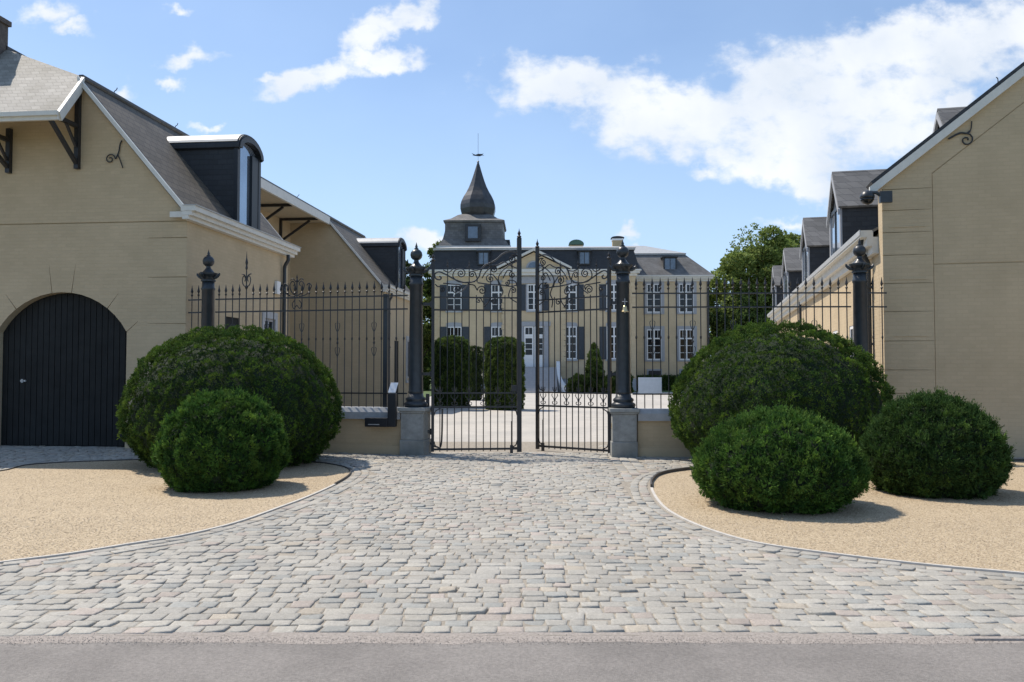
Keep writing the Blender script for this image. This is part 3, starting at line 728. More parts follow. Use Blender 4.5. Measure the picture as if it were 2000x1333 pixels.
# long roof
lr = MB(); PS = .80
for s in (0, 1):
    f = (lambda x: x) if s == 0 else (lambda x: 2*HWID - x)
    lr.slab([(f(-.12), .401, ZG-.02), (f(-.12), 27, ZG-.02), (f(.25), 27, ZG+.20), (f(.25), .401, ZG+.20)], .05)
    lr.slab([(f(.251), .401, ZG+.20), (f(.251), 27, ZG+.20), (f(HWID), 27, ZG+.20+(HWID-.25)*PS), (f(HWID), .401, ZG+.20+(HWID-.25)*PS)], .10)
lr.build_each('main_roof_slope', M['slate3'], cart)
gt = MB().box(-.34, -.10, .41, 27.05, ZG-.16, ZG-.02).box(-.22, -.001, .405, 27.0, ZG-.34, ZG-.161).box(-.12, -.001, .406, 27.0, ZG-.50, ZG-.341)
gt.build('cornice', M['trim'], cart)
MB().box(-.36, -.34, .40, 27.05, ZG-.12, ZG-.01).build('gutter_lip', M['zinc'], cart)
def gdormer(y0, y1, x0=-.02, ze=5.98, zp=6.98, zb=None, back=3.0):
    zb = ZG+.0 if zb is None else zb; yc = (y0+y1)/2; ov = .12
    D = MB().prism([(y0, zb), (y1, zb), (y1, ze), (yc, zp-.12), (y0, ze)], x0, back, 'x').build('dormer', M['slate2'], cart)
    r_ = MB()
    for s in (-1, 1):
        e = yc + s*((y1-y0)/2+ov); sl = (zp-ze)/((y1-y0)/2)
        r_.slab([(x0-.10, yc, zp), (back, yc, zp), (back, e, ze-ov*sl), (x0-.10, e, ze-ov*sl)], .07)
    r_.build('dormer_roof', M['slate3'], D)
    v = MB()
    for s in (-1, 1):
        e = (y1-y0)/2+ov; sl = (zp-ze)/((y1-y0)/2)
        v.prism([(yc, zp-.075), (yc+s*e, ze-ov*sl-.075), (yc+s*e, ze-ov*sl-.22), (yc, zp-.22)], x0-.12, x0-.06, 'x')
    v.box(x0-.05, x0-.001, y0-.02, y0+.12, zb, ze-.05); v.box(x0-.05, x0-.001, y1-.12, y1+.02, zb, ze-.05)
    v.build('verge_board', M['sur'], D)
    wn = MB(); wn.mi = 0; wn.box(x0-.02, x0-.002, y0+.121, y1-.121, zb+.1, ze-.1); wn.mi = 1; wn.box(x0-.045, x0-.021, yc-.03, yc+.03, zb+.1, ze-.1); wn.box(x0-.045, x0-.001, y0+.122, y1-.122, ze-.099, ze)
    wn.build('window', [M['blueglass'], M['shutter']], D)
for Dn, Df in ((21.1, 22.9), (27.8, 29.6), (34.9, 36.9), (41.0, 43.0)):
    gdormer((Dn-16.4)/math.cos(RR)+.0, (Df-16.4)/math.cos(RR)-.0)
gdormer(.62, 1.62, x0=1.42, ze=6.62, zp=7.15, zb=5.6, back=3.1)
dp = MB().tube(bez([(-.22, .8, ZG-.12), (-.24, .9, ZG-.28), (-.20, 1.0, ZG-.42), (-.10, 1.05, ZG-.62), (-.09, 1.05, ZG-.8)], 5), .055, 8).tube([(-.09, 1.05, ZG-.8), (-.09, 1.05, .03)], .055, 8)
for z in (.8, 2.2, 3.4): dp.box(-.16, -.001, .98, 1.12, z, z+.05)
dp.build('downpipe', M['column'], cart)
dp2 = MB().tube([(-.10, 14.0, ZG-.4), (-.10, 14.0, .03)], .05, 6); dp2.build('downpipe', M['column'], cart)
o = curl_iron(0, 0, 0, 1); 
ca = MB(); ca.tube(bez([(-.30,-.03,-.06), (-.1,-.03,.04), (.03,-.03,.03), (.10,-.03,.10), (.12,-.03,.26)], 7), [.02]*20+[.012]*9, 5)
ca.tube([(q[0], -.03, q[2]) for q in spiral(.02, -.10, .13, 1.3, math.pi*.5, -1)], .015, 5)
o = ca.build('wall_anchor', M['iron'], cart); o.location = (1.52, 0, 6.26)
MB().lathe([(.10,0),(.10,.004)], 16).build('wall_stain_patch', M['stain'], cart, loc=(1.35, .0215, 4.33)).rotation_euler = (R(90), 0, 0)
for x, z in ((2.28, ZF+2.28*P2+.17), (3.3, ZF+3.3*P2+.17)):
    MB().tube(bez([(x, .5, z-.02), (x, .5, z+.10), (x-.03, .5, z+.14)], 4), .010, 5).build('roof_hook', M['iron'], cart)

# security camera on the corner
sc_ = thing('security_camera', 'black dome security camera on a bracket at the corner of the right building', 'camera', (6.98, 16.20, 5.05), RR)
MB().lathe([(.02,-.13),(.085,-.10),(.125,-.04),(.13,.0)], 16).build('camera_dome', M['glass'], sc_, smooth=True)
MB().lathe([(.135,.0),(.14,.04),(.10,.12),(.04,.15)], 16).build('housing', M['column'], sc_, smooth=True)
MB().tube([(0,0,.12),(.16,-.02,.10),(.30,0,.0)], .035, 8).box(.22, .44, -.10, .0, -.11, .11).build('mounting_arm', M['column'], sc_)

# ------------------------------------------------------------------ gate columns, low walls, railings
PL, GL, GR_, PR = (-6.46, 17.6), (-1.92, 16.6), (2.17, 16.2), (6.75, 16.05)
EL, ER = (-6.95, 17.76), (7.30, 16.10)
def ang(a, b): return math.atan2(b[1]-a[1], b[0]-a[0])
def column(p, rz, label):
    t = thing('gate_column', label, 'gate column', (p[0], p[1], 0), rz, 'cast iron columns of the entrance')
    pd = MB().box(-.25, .25, -.25, .25, 0, .30).box(-.235, .235, -.235, .235, .3001, .83).box(-.26, .26, -.26, .26, .8301, .865).box(-.285, .285, -.285, .285, .8651, .94)
    pd.build('pedestal', M['stone'], t, bevel=.012)
    MB().lathe([(.225,.9401),(.225,.965),(.24,.98),(.235,1.02),(.195,1.045),(.185,1.06),(.205,1.09),(.195,1.12),(.155,1.15),(.145,1.22)], 24).build('base', M['column'], t, smooth=True)
    MB().lathe([(.14,1.2001),(.155,1.24),(.150,1.26),(.145,1.3),(.128,3.36),(.142,3.38),(.142,3.42),(.128,3.44),(.125,3.55)], 24).build('shaft', M['column'], t, smooth=True)
    cp = MB().lathe([(.125,3.5501),(.15,3.56),(.15,3.59),(.13,3.60),(.145,3.65),(.195,3.70),(.20,3.735),(.13,3.75),(.085,3.80),(.05,3.85),(.045,3.90)], 24)
    for k in range(4):
        a = k*math.pi/2; c, s = math.cos(a), math.sin(a)
        pts = [(.12,3.63),(.18,3.64),(.225,3.67),(.255,3.70),(.265,3.735)]
        cp.tube([(r_*c, r_*s, z) for r_, z in pts], [.028,.03,.03,.026,.016], 6)
    cp.build('capital', M['column'], t)
    MB().lathe([(.045,3.885),(.075,3.895),(.108,3.93),(.122,3.985),(.112,4.04),(.08,4.08),(.035,4.105)], 20).build('ball', M['column'], t, smooth=True)
    MB().lathe([(.04,4.1001),(.048,4.115),(.022,4.13),(.03,4.15),(.012,4.20),(.003,4.245)], 10).build('spike', M['column'], t, smooth=True)
    return t
column(PL, ang(PL, GL), 'dark iron column with ball finial rising behind the large left yew, near the coach house')
column(GL, ang(PL, GL), 'dark iron column on stone pedestal carrying the left gate leaf')
column(GR_, ang(GR_, PR), 'dark iron column on stone pedestal with a bell, carrying the right gate leaf')
column(PR, ang(GR_, PR), 'dark iron column with ball finial behind the large right yew, beside the black downpipe')

def low_wall(a, b, label, r0=.26, r1=.26):
    L_ = math.hypot(b[0]-a[0], b[1]-a[1]); t = thing('low_wall', label, 'wall', (a[0], a[1], 0), ang(a, b))
    MB().box(r0, L_-r1, -.13, .13, .18, .70).build('brickwork', M['wall'], t)
    MB().box(r0, L_-r1, -.16, .16, 0, .1799).build('plinth', M['render'], t)
    MB().prism([(-.20, .7001), (.20, .7001), (.20, .84), (.15, .93), (-.15, .93), (-.20, .84)], r0, L_-r1, 'x').build('coping', M['coping'], t)
    return t
low_wall(PL, GL, 'low beige wall with grey coping under the left railing, carrying the black letterbox')
low_wall(GR_, PR, 'low beige wall with pale grey coping between the bell column and the large right yew')
low_wall(EL, PL, 'short low wall stub closing the gap beside the coach house', 0, .26)
low_wall(PR, ER, 'short low wall stub closing the gap beside the stable building', .26, 0)

def finial_mb(z):   # spear head
    return MB().lathe([(.010, z),(.024, z+.03),(.026,z+.045),(.010, z+.06),(.013, z+.075),(.03, z+.115),(.012, z+.19),(.002, z+.25)], 6)
def bar_proto(z0, z1, r=.0105, name='bar'):
    mb = MB().tube([(0,0,z0),(0,0,z1)], r, 6); mb.add(finial_mb(z1).v, finial_mb(z1).f); mb.lathe([(.011,2.28),(.02,2.30),(.02,2.33),(.011,2.35)], 6)
    return mb
def railing(a, b, label, r0=.18, r1=.18, sp=.158, crest=None, tall=(), post=None):
    L_ = math.hypot(b[0]-a[0], b[1]-a[1]); t = thing('iron_railing', label, 'railing', (a[0], a[1], 0), ang(a, b))
    for z in (1.21, 2.905, 3.175):
        MB().box(r0, L_-r1, -.016, .016, z-.014, z+.014).build('rail', M['iron'], t)
    n = max(1, int(round((L_-r0-r1)/sp))); proto = None
    for i in range(n):
        x = r0 + (i+.5)*(L_-r0-r1)/n
        if any(abs(x - q) < sp*.5 for q in tall):
            mb = MB().tube([(x,0,.93),(x,0,3.55)], .012, 6).lathe([(.012,0),(.03,.04),(.02,.1),(.032,.16),(.012,.26),(.002,.40)], 6, (x,0,3.78)).tube([(x,0,3.5),(x,0,3.8)], .012, 6)
            for s in (-1, 1): mb.tube(bez([(x,0,3.42),(x+s*.07,0,3.47),(x+s*.095,0,3.58),(x+s*.06,0,3.66),(x+s*.02,0,3.60),(x+s*.04,0,3.54)], 6), .011, 5)
            for s in (-1, 1): mb.tube(bez([(x,0,3.60),(x+s*.05,0,3.68),(x+s*.11,0,3.70)], 5), .012, 5)
            mb.lathe([(.02,3.38),(.04,3.42),(.02,3.46)], 6, (x,0,0))
            mb.build('ornament_bar', M['iron'], t)
        else:
            if proto is None:
                proto = bar_proto(.93, 3.24).build('bar', M['iron'], t); o = proto
            else:
                o = proto.copy(); COL.objects.link(o); o.parent = t
            o.location = (x, 0, 0)
        if i % 5 == 2:   # knot of small scrolls on the bar
            mb = MB()
            for zc in (2.55, 2.05):
                for s in (-1, 1):
                    mb.tube(bez([(x,0,zc-.10),(x+s*.035,0,zc-.03),(x+s*.05,0,zc+.06),(x+s*.025,0,zc+.09)], 4), .008, 4)
            mb.tube([(x,0,1.93),(x,0,2.68)], .0118, 6)
            mb.lathe([(.01,2.2),(.026,2.23),(.01,2.27)], 6, (x,0,0))
            mb.build('bar_scroll', M['iron'], t)
    if crest:
        x = crest; mb = MB()
        mb.tube([(x,0,3.18),(x,0,3.50)], .014, 6).lathe([(.01,0),(.03,.03),(.01,.07),(.02,.10),(.002,.16)], 6, (x,0,3.5))
        for s in (-1, 1):
            mb.tube(bez([(x+s*.02,0,3.22),(x+s*.12,0,3.30),(x+s*.16,0,3.44),(x+s*.10,0,3.52),(x+s*.05,0,3.47),(x+s*.08,0,3.42)], 6), .012, 5)
            mb.tube(bez([(x+s*.05,0,3.2),(x+s*.22,0,3.25),(x+s*.32,0,3.40),(x+s*.27,0,3.47),(x+s*.22,0,3.43)], 6), .012, 5)
            mb.tube(bez([(x,0,3.02),(x+s*.07,0,2.95),(x+s*.10,0,3.05),(x+s*.05,0,3.12)], 5), .010, 5)
            mb.tube(bez([(x+s*.02,0,3.5),(x+s*.09,0,3.57),(x+s*.15,0,3.54)], 5), .010, 5)
        mb.build('crest_scrollwork', M['iron'], t)
    if post:
        MB().box(post-.045, post+.045, .03, .12, .93, 3.22).build('stay_post', M['column'], t)
    return t
railing(PL, GL, 'long black iron spear railing left of the gates with scroll crest and tall ornament', crest=2.05, tall=(.85,), post=3.98)
railing(GR_, PR, 'long black iron spear railing right of the gates with white sheet fixed on it')
railing(EL, PL, 'short black iron spear railing between the coach house corner and its column', 0.02, .16)
railing(PR, ER, 'short black iron spear railing between the outer right column and the stable building', .16, .02)

# ------------------------------------------------------------------ gate leaves
GW = 1.74
def scrolls(y=0):
    mb = MB(); r = .0125
    def P(X, Y): return ((X-1162)/778*GW, 0, EYE + (HOR-490-Y/5.555)/96.5)
    def path(pts, rr=r): mb.tube(bez([P(*p) for p in pts], 7), rr, 5)
    def curl(X, Y, rad, turns, a0, hand, tail=None):
        cx, _, cz = P(X, Y); rr = rad/5.555/96.5*1.05
        sp = spiral(cx, cz, rr, turns, a0, hand, 0, 12)
        pts = sp
        if tail: 
            t = bez([P(*q) for q in tail] + [sp[0]], 6); pts = [tuple(q) for q in t[:-1]] + sp
        mb.tube(pts, r, 5); mb.lathe([(.004,-.02),(.022,0),(.004,.02)], 6, (sp[-1][0], 0, sp[-1][2]))
    path([(1175,20),(1240,2),(1310,30),(1370,95),(1430,135),(1480,165),(1512,225),(1530,290),(1580,340),(1660,350),(1740,320),(1820,268),(1885,238),(1925,262),(1915,310),(1880,322),(1868,298),(1885,284)], .016)
    path([(1175,110),(1230,140),(1290,190),(1335,250),(1352,310),(1330,380),(1310,450),(1335,520),(1325,600)])
    curl(1232, 88, 42, 1.5, math.pi*.5, 1, [(1180,170),(1170,100),(1190,45)])
    curl(1425, 305, 52, 1.6, math.pi*.9, -1, [(1345,380),(1355,330)])
    curl(1395, 205, 42, 1.4, math.pi*.2, 1, [(1500,300),(1470,240)])
    curl(1690, 250, 48, 1.6, math.pi*.5, 1, [(1560,340),(1700,345),(1760,290),(1745,220)])
    curl(1590, 262, 38, 1.4, math.pi, -1, [(1545,345),(1545,300)])
    curl(1735, 430, 46, 1.5, math.pi, -1, [(1850,360),(1760,370),(1690,380)])
    curl(1500, 435, 50, 1.5, 0, 1, [(1620,370),(1570,380)])
    curl(1225, 260, 36, 1.4, math.pi*.5, -1, [(1310,300),(1270,215)])
    curl(1215, 430, 36, 1.4, 0, 1, [(1185,560),(1255,500)])
    curl(1270, 350, 30, 1.3, math.pi*.5, 1, [(1180,390),(1200,330)])
    curl(1860, 430, 30, 1.3, math.pi*.5, 1, [(1920,370),(1900,395)])
    curl(1400, 545, 40, 1.3, 0, 1, [(1480,610),(1450,570)]); curl(1530, 545, 34, 1.3, math.pi, -1, [(1460,610),(1490,560)])
    path([(1170,190),(1210,175),(1250,150),(1300,120),(1350,150),(1400,160),(1440,155)])
    path([(1500,200),(1560,215),(1600,200),(1640,180)]); path([(1760,200),(1800,240),(1850,215)])
    path([(1620,360),(1660,420),(1720,470)]); path([(1170,360),(1230,385),(1330,372),(1420,368),(1540,350)], .015)
    return mb
def leaf(hinge, rz, mirror, label, tall):
    t = thing('iron_gate', label, 'gate', (hinge[0], hinge[1], 0), rz, 'pair of wrought iron gate leaves')
    # local frame: x from hinge (0) to free stile (GW) ; scrolls are given from the free stile
    f = lambda x: x*mirror
    MB().box(min(f(-.03), f(.03)), max(f(-.03), f(.03)), -.03, .03, .05, 3.86).lathe([(.03,0),(.045,.03),(.02,.07),(.03,.10),(.004,.16)], 8, (0,0,3.86)).build('hinge_stile', M['iron'], t)
    hs = (.045 if tall else .03); top = 4.36 if tall else 4.24
    MB().box(min(f(GW-hs), f(GW+hs)), max(f(GW-hs), f(GW+hs)), -hs, hs, .03, top).lathe([(.03,0),(.05,.03),(.02,.06),(.035,.10),(.01,.15),(.002,.20)], 8, (f(GW),0,top)).build('free_stile', M['iron'], t)
    a, b = min(f(.0301), f(GW-hs-.0001)), max(f(.0301), f(GW-hs-.0001))
    for z, w in ((.095, .02), (.935, .018), (1.215, .014), (2.885, .016), (3.14, .014)):
        MB().box(a, b, -.018, .018, z-w, z+w).build('rail', M['iron'], t)
    n = 11; proto = None; pt2 = None
    for i in range(n):
        x = (i+1)*GW/(n+1)
        if i % 3 == 1:
            if pt2 is None: o = pt2 = MB().tube([(0,0,-.0),(0,0,3.70)], .011, 6).lathe([(.011,3.70),(.022,3.73),(.01,3.76),(.016,3.79),(.002,3.86)], 6).build('bar', M['iron'], t)
            else: o = pt2.copy(); COL.objects.link(o); o.parent = t
        else:
            if proto is None: o = proto = MB().tube([(0,0,0),(0,0,3.14)], .0105, 6).build('bar', M['iron'], t)
            else: o = proto.copy(); COL.objects.link(o); o.parent = t
        o.location = (f(x), 0, .05)
    s = scrolls(); vs = [(f(GW - v[0]), v[1], v[2]) for v in s.v]; mb = MB(); mb.add(vs, s.f); mb.build('scrollwork', M['iron'], t)
    for i in range(6):   # fleurs above and below the lock rail
        fl = MB()
        x = f((i*2+1)*GW/(n+1))
        for s_ in (-1, 1):
            fl.tube(bez([(x,0,.97),(x+s_*.05,0,.985),(x+s_*.055,0,1.02),(x+s_*.03,0,1.03)], 4), .009, 4)
            fl.tube(bez([(x,0,1.04),(x+s_*.03,0,1.10),(x+s_*.07,0,1.15),(x+s_*.06,0,1.19)], 4), .008, 4)
            fl.tube(bez([(x,0,1.23),(x+s_*.04,0,1.27),(x+s_*.045,0,1.33)], 4), .008, 4)
        fl.lathe([(.01,1.02),(.025,1.06),(.01,1.10)], 6, (x,0,0)); fl.lathe([(.01,1.22),(.022,1.28),(.002,1.40)], 6, (x,0,0)); fl.tube([(x,0,.95),(x,0,1.24)], .011, 5); fl.build('fleur', M['iron'], t)
    cr = MB()
    for (x0, z0, sx, sz) in ((.03, .115, 1, 1), (GW-hs, .115, -1, 1), (.03, .91, 1, -1), (GW-hs, .91, -1, -1), (.03, 1.235, 1, 1), (GW-hs, 1.235, -1, 1)):
        cr.tube(bez([(f(x0),0,z0+sz*.14),(f(x0+sx*.03),0,z0+sz*.05),(f(x0+sx*.13),0,z0)], 6), .012, 5)
    cr.build_each('corner_brace', M['iron'], t)
    MB().box(min(f(GW-.19), f(GW-.13)), max(f(GW-.19), f(GW-.13)), -.05, -.0185, .0, .17).tube([(f(GW-.16), -.035, .03), (f(GW-.16), -.035, .65)], .012, 6).box(min(f(GW-.14), f(GW-.05)), max(f(GW-.14), f(GW-.05)), -.04, -.0186, .10, .13).build('drop_bolt', M['iron'], t)
    for z in (.45, 1.6, 3.0):
        MB().box(min(f(-.20), f(-.0301)), max(f(-.20), f(-.0301)), -.015, .015, z-.03, z+.03).lathe([(.03,-.06),(.03,.06)], 8, (f(-.03),0,z)).build('hinge', M['iron'], t)
    if tall: MB().box(min(f(GW-.16), f(GW-.05)), max(f(GW-.16), f(GW-.05)), -.04, .04, 1.245, 1.37).build('lock_case', M['iron'], t)
    return t
leaf((-1.585, 16.62), ang((-1.585, 16.62), (.135, 16.80)), 1, 'closed left leaf of the black wrought iron gate with the tall thick centre stile', True)
hr = (1.92, 16.35); fr_ = (.535, 17.40)
leaf(hr, ang(hr, fr_) - math.pi, -1, 'right leaf of the black wrought iron gate standing slightly open inwards', False)
# gate closer arm beside the left column
cl = tag(MB().tube(bez([(-1.70,16.72,1.1),(-1.69,16.72,.6),(-1.66,16.72,.25),(-1.52,16.72,.14),(-1.42,16.72,.2),(-1.40,16.72,.9)], 8), .018, 6).box(-1.73,-1.66,16.69,16.76,0,1.2).build('gate_closer', M['iron']), 'black bent iron gate closer arm beside the left gate hinge', 'gate closer')
# bell on the right gate column
bl = thing('bell', 'small brass bell hanging on the front of the right gate column', 'bell', (GR_[0]+.01, GR_[1]-.20, 2.80))
MB().lathe([(.075,0),(.068,.01),(.05,.04),(.042,.09),(.03,.115),(.01,.125)], 16).build('bell_body', M['brass'], bl, smooth=True)
MB().tube([(0,0,.12),(0,0,.26)], .008, 6).tube([(-.05,0,.2),(.05,0,.2)], .007, 6).tube([(0,0,.2),(0,.10,.2)], .008, 6).lathe([(.012,-.02),(.016,0),(.005,.02)], 8).build('hanger', M['sur'], bl)
# letterbox and intercom
ip = thing('letterbox_post', 'black L-shaped letterbox and intercom pillar with white notice, fixed to the left low wall', 'letterbox', (-2.36, 16.40, 0), R(-8))
MB().box(-.08, .08, -.06, .06, .56, 1.22).build('pillar', M['black'], ip, bevel=.008)
MB().box(-.54, -.0801, -.075, .065, .56, .735).build('letterbox', M['black'], ip, bevel=.008)
MB().box(-.47, -.24, -.079, -.0755, .60, .615).build('letter_slot', M['zinc'], ip)
MB().box(-.05, .05, .0605, .22, .6, .66).build('wall_bracket', M['black'], ip)
nt_ = MB().slab([(-.075,-.05,1.235),(.075,-.05,1.235),(.11,.03,1.43),(-.04,.03,1.43)], .006); nt_.build('notice_sheet', M['paper'], ip)
MB().box(-.02, .04, -.047, -.045, 1.30, 1.305).build('notice_line', M['sur'], ip)
# white sheet on the right railing
ra = ang(GR_, PR)
sb = tag(MB().box(0, .455, -.006, 0, 0, .31).build('sign_sheet', M['paper'], None, loc=(2.455, 16.17, 1.225), rz=ra), 'blank weathered white sheet fixed to the railing beside the bell column', 'sign')
# pedestal box
tag(MB().box(-.03,.03,-.02,0,-.05,.05).build('key_switch', M['brass'], None, loc=(1.925, 16.12, .60), rz=R(90), bevel=.004), 'small key switch on the side of the right gate pedestal', 'switch')

# ------------------------------------------------------------------ manor house
MZ = (1.72, 65.0)
man = thing('manor_house', 'beige two storey manor with dark mansard roof, pediment and onion-domed tower behind the gates', 'manor house', (MZ[0], MZ[1], 0), R(-1.5))
HW = 7.95
MB().box(-HW, HW, 0, 12, 1.0, 9.05).build('wall', M['manor'], man)
MB().box(-HW-.06, HW+.06, -.06, 12.06, 0, .9999).build('base_course', M['sur'], man)
MB().box(-2.35, 2.35, -.18, -.001, 1.0, 9.04).build('centre_projection', M['manor'], man)
for x in (-2.3, 2.3, -HW+.15, HW-.15):
    mb = MB()
    for k in range(19):
        z = 1.05 + k*.42; wd = .24 if k % 2 else .17
        mb.box(x-wd, x+wd, -.20 if abs(x) < 3 else -.04, -.181 if abs(x) < 3 else -.001, z, z+.39)
    mb.build('quoin', M['manor'], man)
cm = MB().box(-HW-.12, HW+.12, -.12, 12.1, 9.051, 9.25).box(-HW-.32, HW+.32, -.32, 12.3, 9.2501, 9.42).box(-HW-.42, HW+.42, -.42, 12.4, 9.4201, 9.54)
cm.box(-2.55, 2.55, -.62, -.4201, 9.30, 9.54).box(-2.5, 2.5, -.5, -.32, 9.06, 9.2999)
cm.build('cornice', M['trim'], man)
def frustum(mb, x0, x1, y0, y1, z0, z1, ix, iy0, iy1):
    vs = [(x0,y0,z0),(x1,y0,z0),(x1,y1,z0),(x0,y1,z0),(x0+ix,y0+iy0,z1),(x1-ix,y0+iy0,z1),(x1-ix,y1-iy1,z1),(x0+ix,y1-iy1,z1)]
    return mb.add(vs, [(3,2,1,0),(4,5,6,7),(0,1,5,4),(1,2,6,5),(2,3,7,6),(3,0,4,7)])
frustum(MB(), -HW-.3, HW+.3, -.30, 12.2, 9.541, 11.12, .42, .42, .42).build('mansard_roof', M['slate2'], man)
rb = MB().box(-HW+.0, HW-.0, -.02, 11.9, 11.121, 11.28); frustum(rb, -HW-.05, HW+.05, -.08, 11.95, 11.281, 11.60, 1.6, 1.6, 1.6).build('roof_edge', M['zinc'], man)
# pediment
pw, pa = 2.85, 1.45; z0 = 9.56
MB().prism([(-pw+.2, z0), (pw-.2, z0), (0, z0+pa-.12)], -.30, .8).build('pediment', M['manor'], man)
pm = MB()
for s in (-1, 1): pm.prism([(s*(pw+.1), z0-.02), (s*(pw+.1), z0+.13), (0, z0+pa+.17), (0, z0+pa-.02)], -.62, -.301)
pm.build_each('pediment_moulding', M['trim'], man)
rr_ = MB()
for s in (-1, 1): rr_.slab([(s*(pw+.1), -.6, z0+.15), (0, -.6, z0+pa+.19), (0, 1.2, z0+pa+.19), (s*(pw+.1), 1.2, z0+.15)], .03)
rr_.build_each('pediment_roof', M['zinc'], man)
lu = MB(); lu.mi = 0; lu.prism([(.62*math.cos(t), 9.66 + .56*math.sin(t)) for t in np.linspace(0, math.pi, 13)], -.34, -.3005); lu.mi = 1; lu.prism([(.45*math.cos(t), 9.70 + .42*math.sin(t)) for t in np.linspace(0, math.pi, 13)], -.36, -.341)
lu.build('lunette_window', [M['sur'], M['dimglass']], man)
MB().box(-1.9, 1.9, -.24, -.182, 8.45, 9.0).build('frieze', M['sur'], man)
def window(x, y, z0, z1, w, mats_glass, arched=False, rows=(3,), transom=.30, surround=.0, par=man):
    t = z0 + (z1-z0)*(1-transom)
    wn = MB(); wn.box(x-w/2, x+w/2, y-.02, y-.001, z0, z1)
    W_ = wn.build('window', mats_glass, par)
    f = MB(); ft = .075
    f.box(x-w/2, x-w/2+ft, y-.06, y-.021, z0, z1).box(x+w/2-ft, x+w/2, y-.06, y-.021, z0, z1).box(x-w/2+ft, x+w/2-ft, y-.061, y-.021, z1-ft, z1).box(x-w/2+ft, x+w/2-ft, y-.061, y-.021, z0, z0+ft*1.2)
    f.box(x-.055, x+.055, y-.065, y-.021, z0+ft*1.2+.001, z1-ft-.001).box(x-w/2+ft, x+w/2-ft, y-.07, y-.021, t-.055, t+.055)
    for s in (-1, 1):
        xc = x + s*w/4
        for k in (1, 2):
            zz = z0 + (t-z0)*k/3; f.box(xc-w/4+.06, xc+w/4-.06, y-.045, y-.021, zz-.018, zz+.018)
        f.box(xc-.015, xc+.015, y-.04, y-.021, t+.056, z1-ft-.001)
    f.build('window_frame', M['white'], W_)
    s_ = MB(); s_.box(x-w/2-.10, x+w/2+.10, y-.10, y-.001, z0-.14, z0-.001); s_.build('sill', M['coping'], W_)
    return W_
def shutter(x, y, z0, z1, w=.54):
    mb = MB().box(x-w/2, x+w/2, y-.05, y-.005, z0, z1)
    for k in range(2):
        za = z0 + (z1-z0)*(.04+.48*k); zb = za + (z1-z0)*.43
        mb.box(x-w/2+.06, x+w/2-.06, y-.062, y-.051, za, zb)
    mb.build('shutter', M['shutter'], man)
for x in (-6.26, -2.77 - .35*0, 2.77, 6.26):
    yy = 0 if abs(x) > 3 else 0
    for z0_, z1_ in ((2.52, 5.07), (6.33, 8.38)):
        window(x, 0, z0_, z1_, 1.16, M['glass'])
        for s in (-1, 1): shutter(x+s*(.58+.29), 0, z0_-.02, z1_+.0)
        mb = MB(); zt = z1_
        mb.prism([(x-.64, zt+.001), (x+.64, zt+.001), (x+.62, zt+.24)] + [(x + .62*math.cos(t), zt+.24+.10*math.sin(t)) for t in np.linspace(0, math.pi, 9)][1:-1] + [(x-.62, zt+.24)], -.05, -.001)
        mb.build('lintel', M['sur'], man)
window(0, -.18, 6.33, 8.38, 1.0, M['glass'])
for s in (-1, 1): shutter(s*(.5+.42), -.18, 6.31, 8.38, .55); MB().box(s*.57-.06, s*.57+.06, -.24, -.181, 6.3, 8.4).build('window_surround', M['sur'], man)
# entrance
en = MB().box(-1.2, -.80, -.26, -.181, 1.9, 5.1).box(.80, 1.2, -.26, -.181, 1.9, 5.1).box(-1.3, 1.3, -.30, -.181, 5.101, 5.45); en.build('door_surround', M['sur'], man)
dm = MB(); dm.mi = 1
dm.box(-.79, .79, -.20, -.181, 1.9, 5.09); dm.mi = 0
for s in (-1, 1):
    a, b = (s*.03, s*.77); a, b = min(a, b), max(a, b)
    dm.box(a, a+.11, -.25, -.201, 1.91, 4.30).box(b-.11, b, -.25, -.201, 1.91, 4.30).box(a+.111, b-.111, -.25, -.201, 1.91, 2.85).box(a+.111, b-.111, -.25, -.201, 4.15, 4.30)
    for z in (3.28, 3.71): dm.box(a+.111, b-.111, -.24, -.201, z, z+.05)
    dm.box(a, b, -.26, -.201, 4.301, 4.46).box(a, a+.1, -.25, -.201, 4.461, 5.08).box(b-.1, b, -.25, -.201, 4.461, 5.08).box(a+.101, b-.101, -.25, -.201, 4.98, 5.08)
    dm.box((a+b)/2-.015, (a+b)/2+.015, -.235, -.201, 4.461, 4.979)
dm.build('entrance_door', [M['white'], M['glass']], man)
# steps
st = MB(); ns = 11
for k in range(ns):
    z1 = 1.88 - k*.171; st.box(-1.72-.0*k, 1.72, -1.6-(k+1)*.30 if k else -1.6, -.30 if k == 0 else -1.6001-k*.30+.0, 0.0, z1) if k == 0 else st.box(-1.72, 1.72, -1.6-k*.30, -1.6-(k-1)*.30-.0005, 0, z1)
st.build('steps', M['steps'], man)
for s in (-1, 1):
    mb = MB(); pth = bez([(s*1.86,-.4,0),(s*1.86,-1.8,0),(s*1.92,-3.0,0),(s*2.2,-4.0,0),(s*2.75,-4.7,0)], 6); zt = [2.35 - 2.0*max(0, min(1, (-p.y-1.2)/3.4))**.8 for p in pth]
    for i in range(len(pth)-1):
        a, b = pth[i], pth[i+1]; d = (b-a).normalized(); n_ = Vector((d.y, -d.x, 0))*.13
        vs = [a-n_, a+n_, b+n_, b-n_]; V_ = [(v.x, v.y, 0) for v in vs] + [(vs[0].x, vs[0].y, zt[i]), (vs[1].x, vs[1].y, zt[i]), (vs[2].x, vs[2].y, zt[i+1]), (vs[3].x, vs[3].y, zt[i+1])]
        mb.add(V_, [(3,2,1,0),(4,5,6,7),(0,1,5,4),(1,2,6,5),(2,3,7,6),(3,0,4,7)])
    mb.build('stair_wall', M['white'], man)
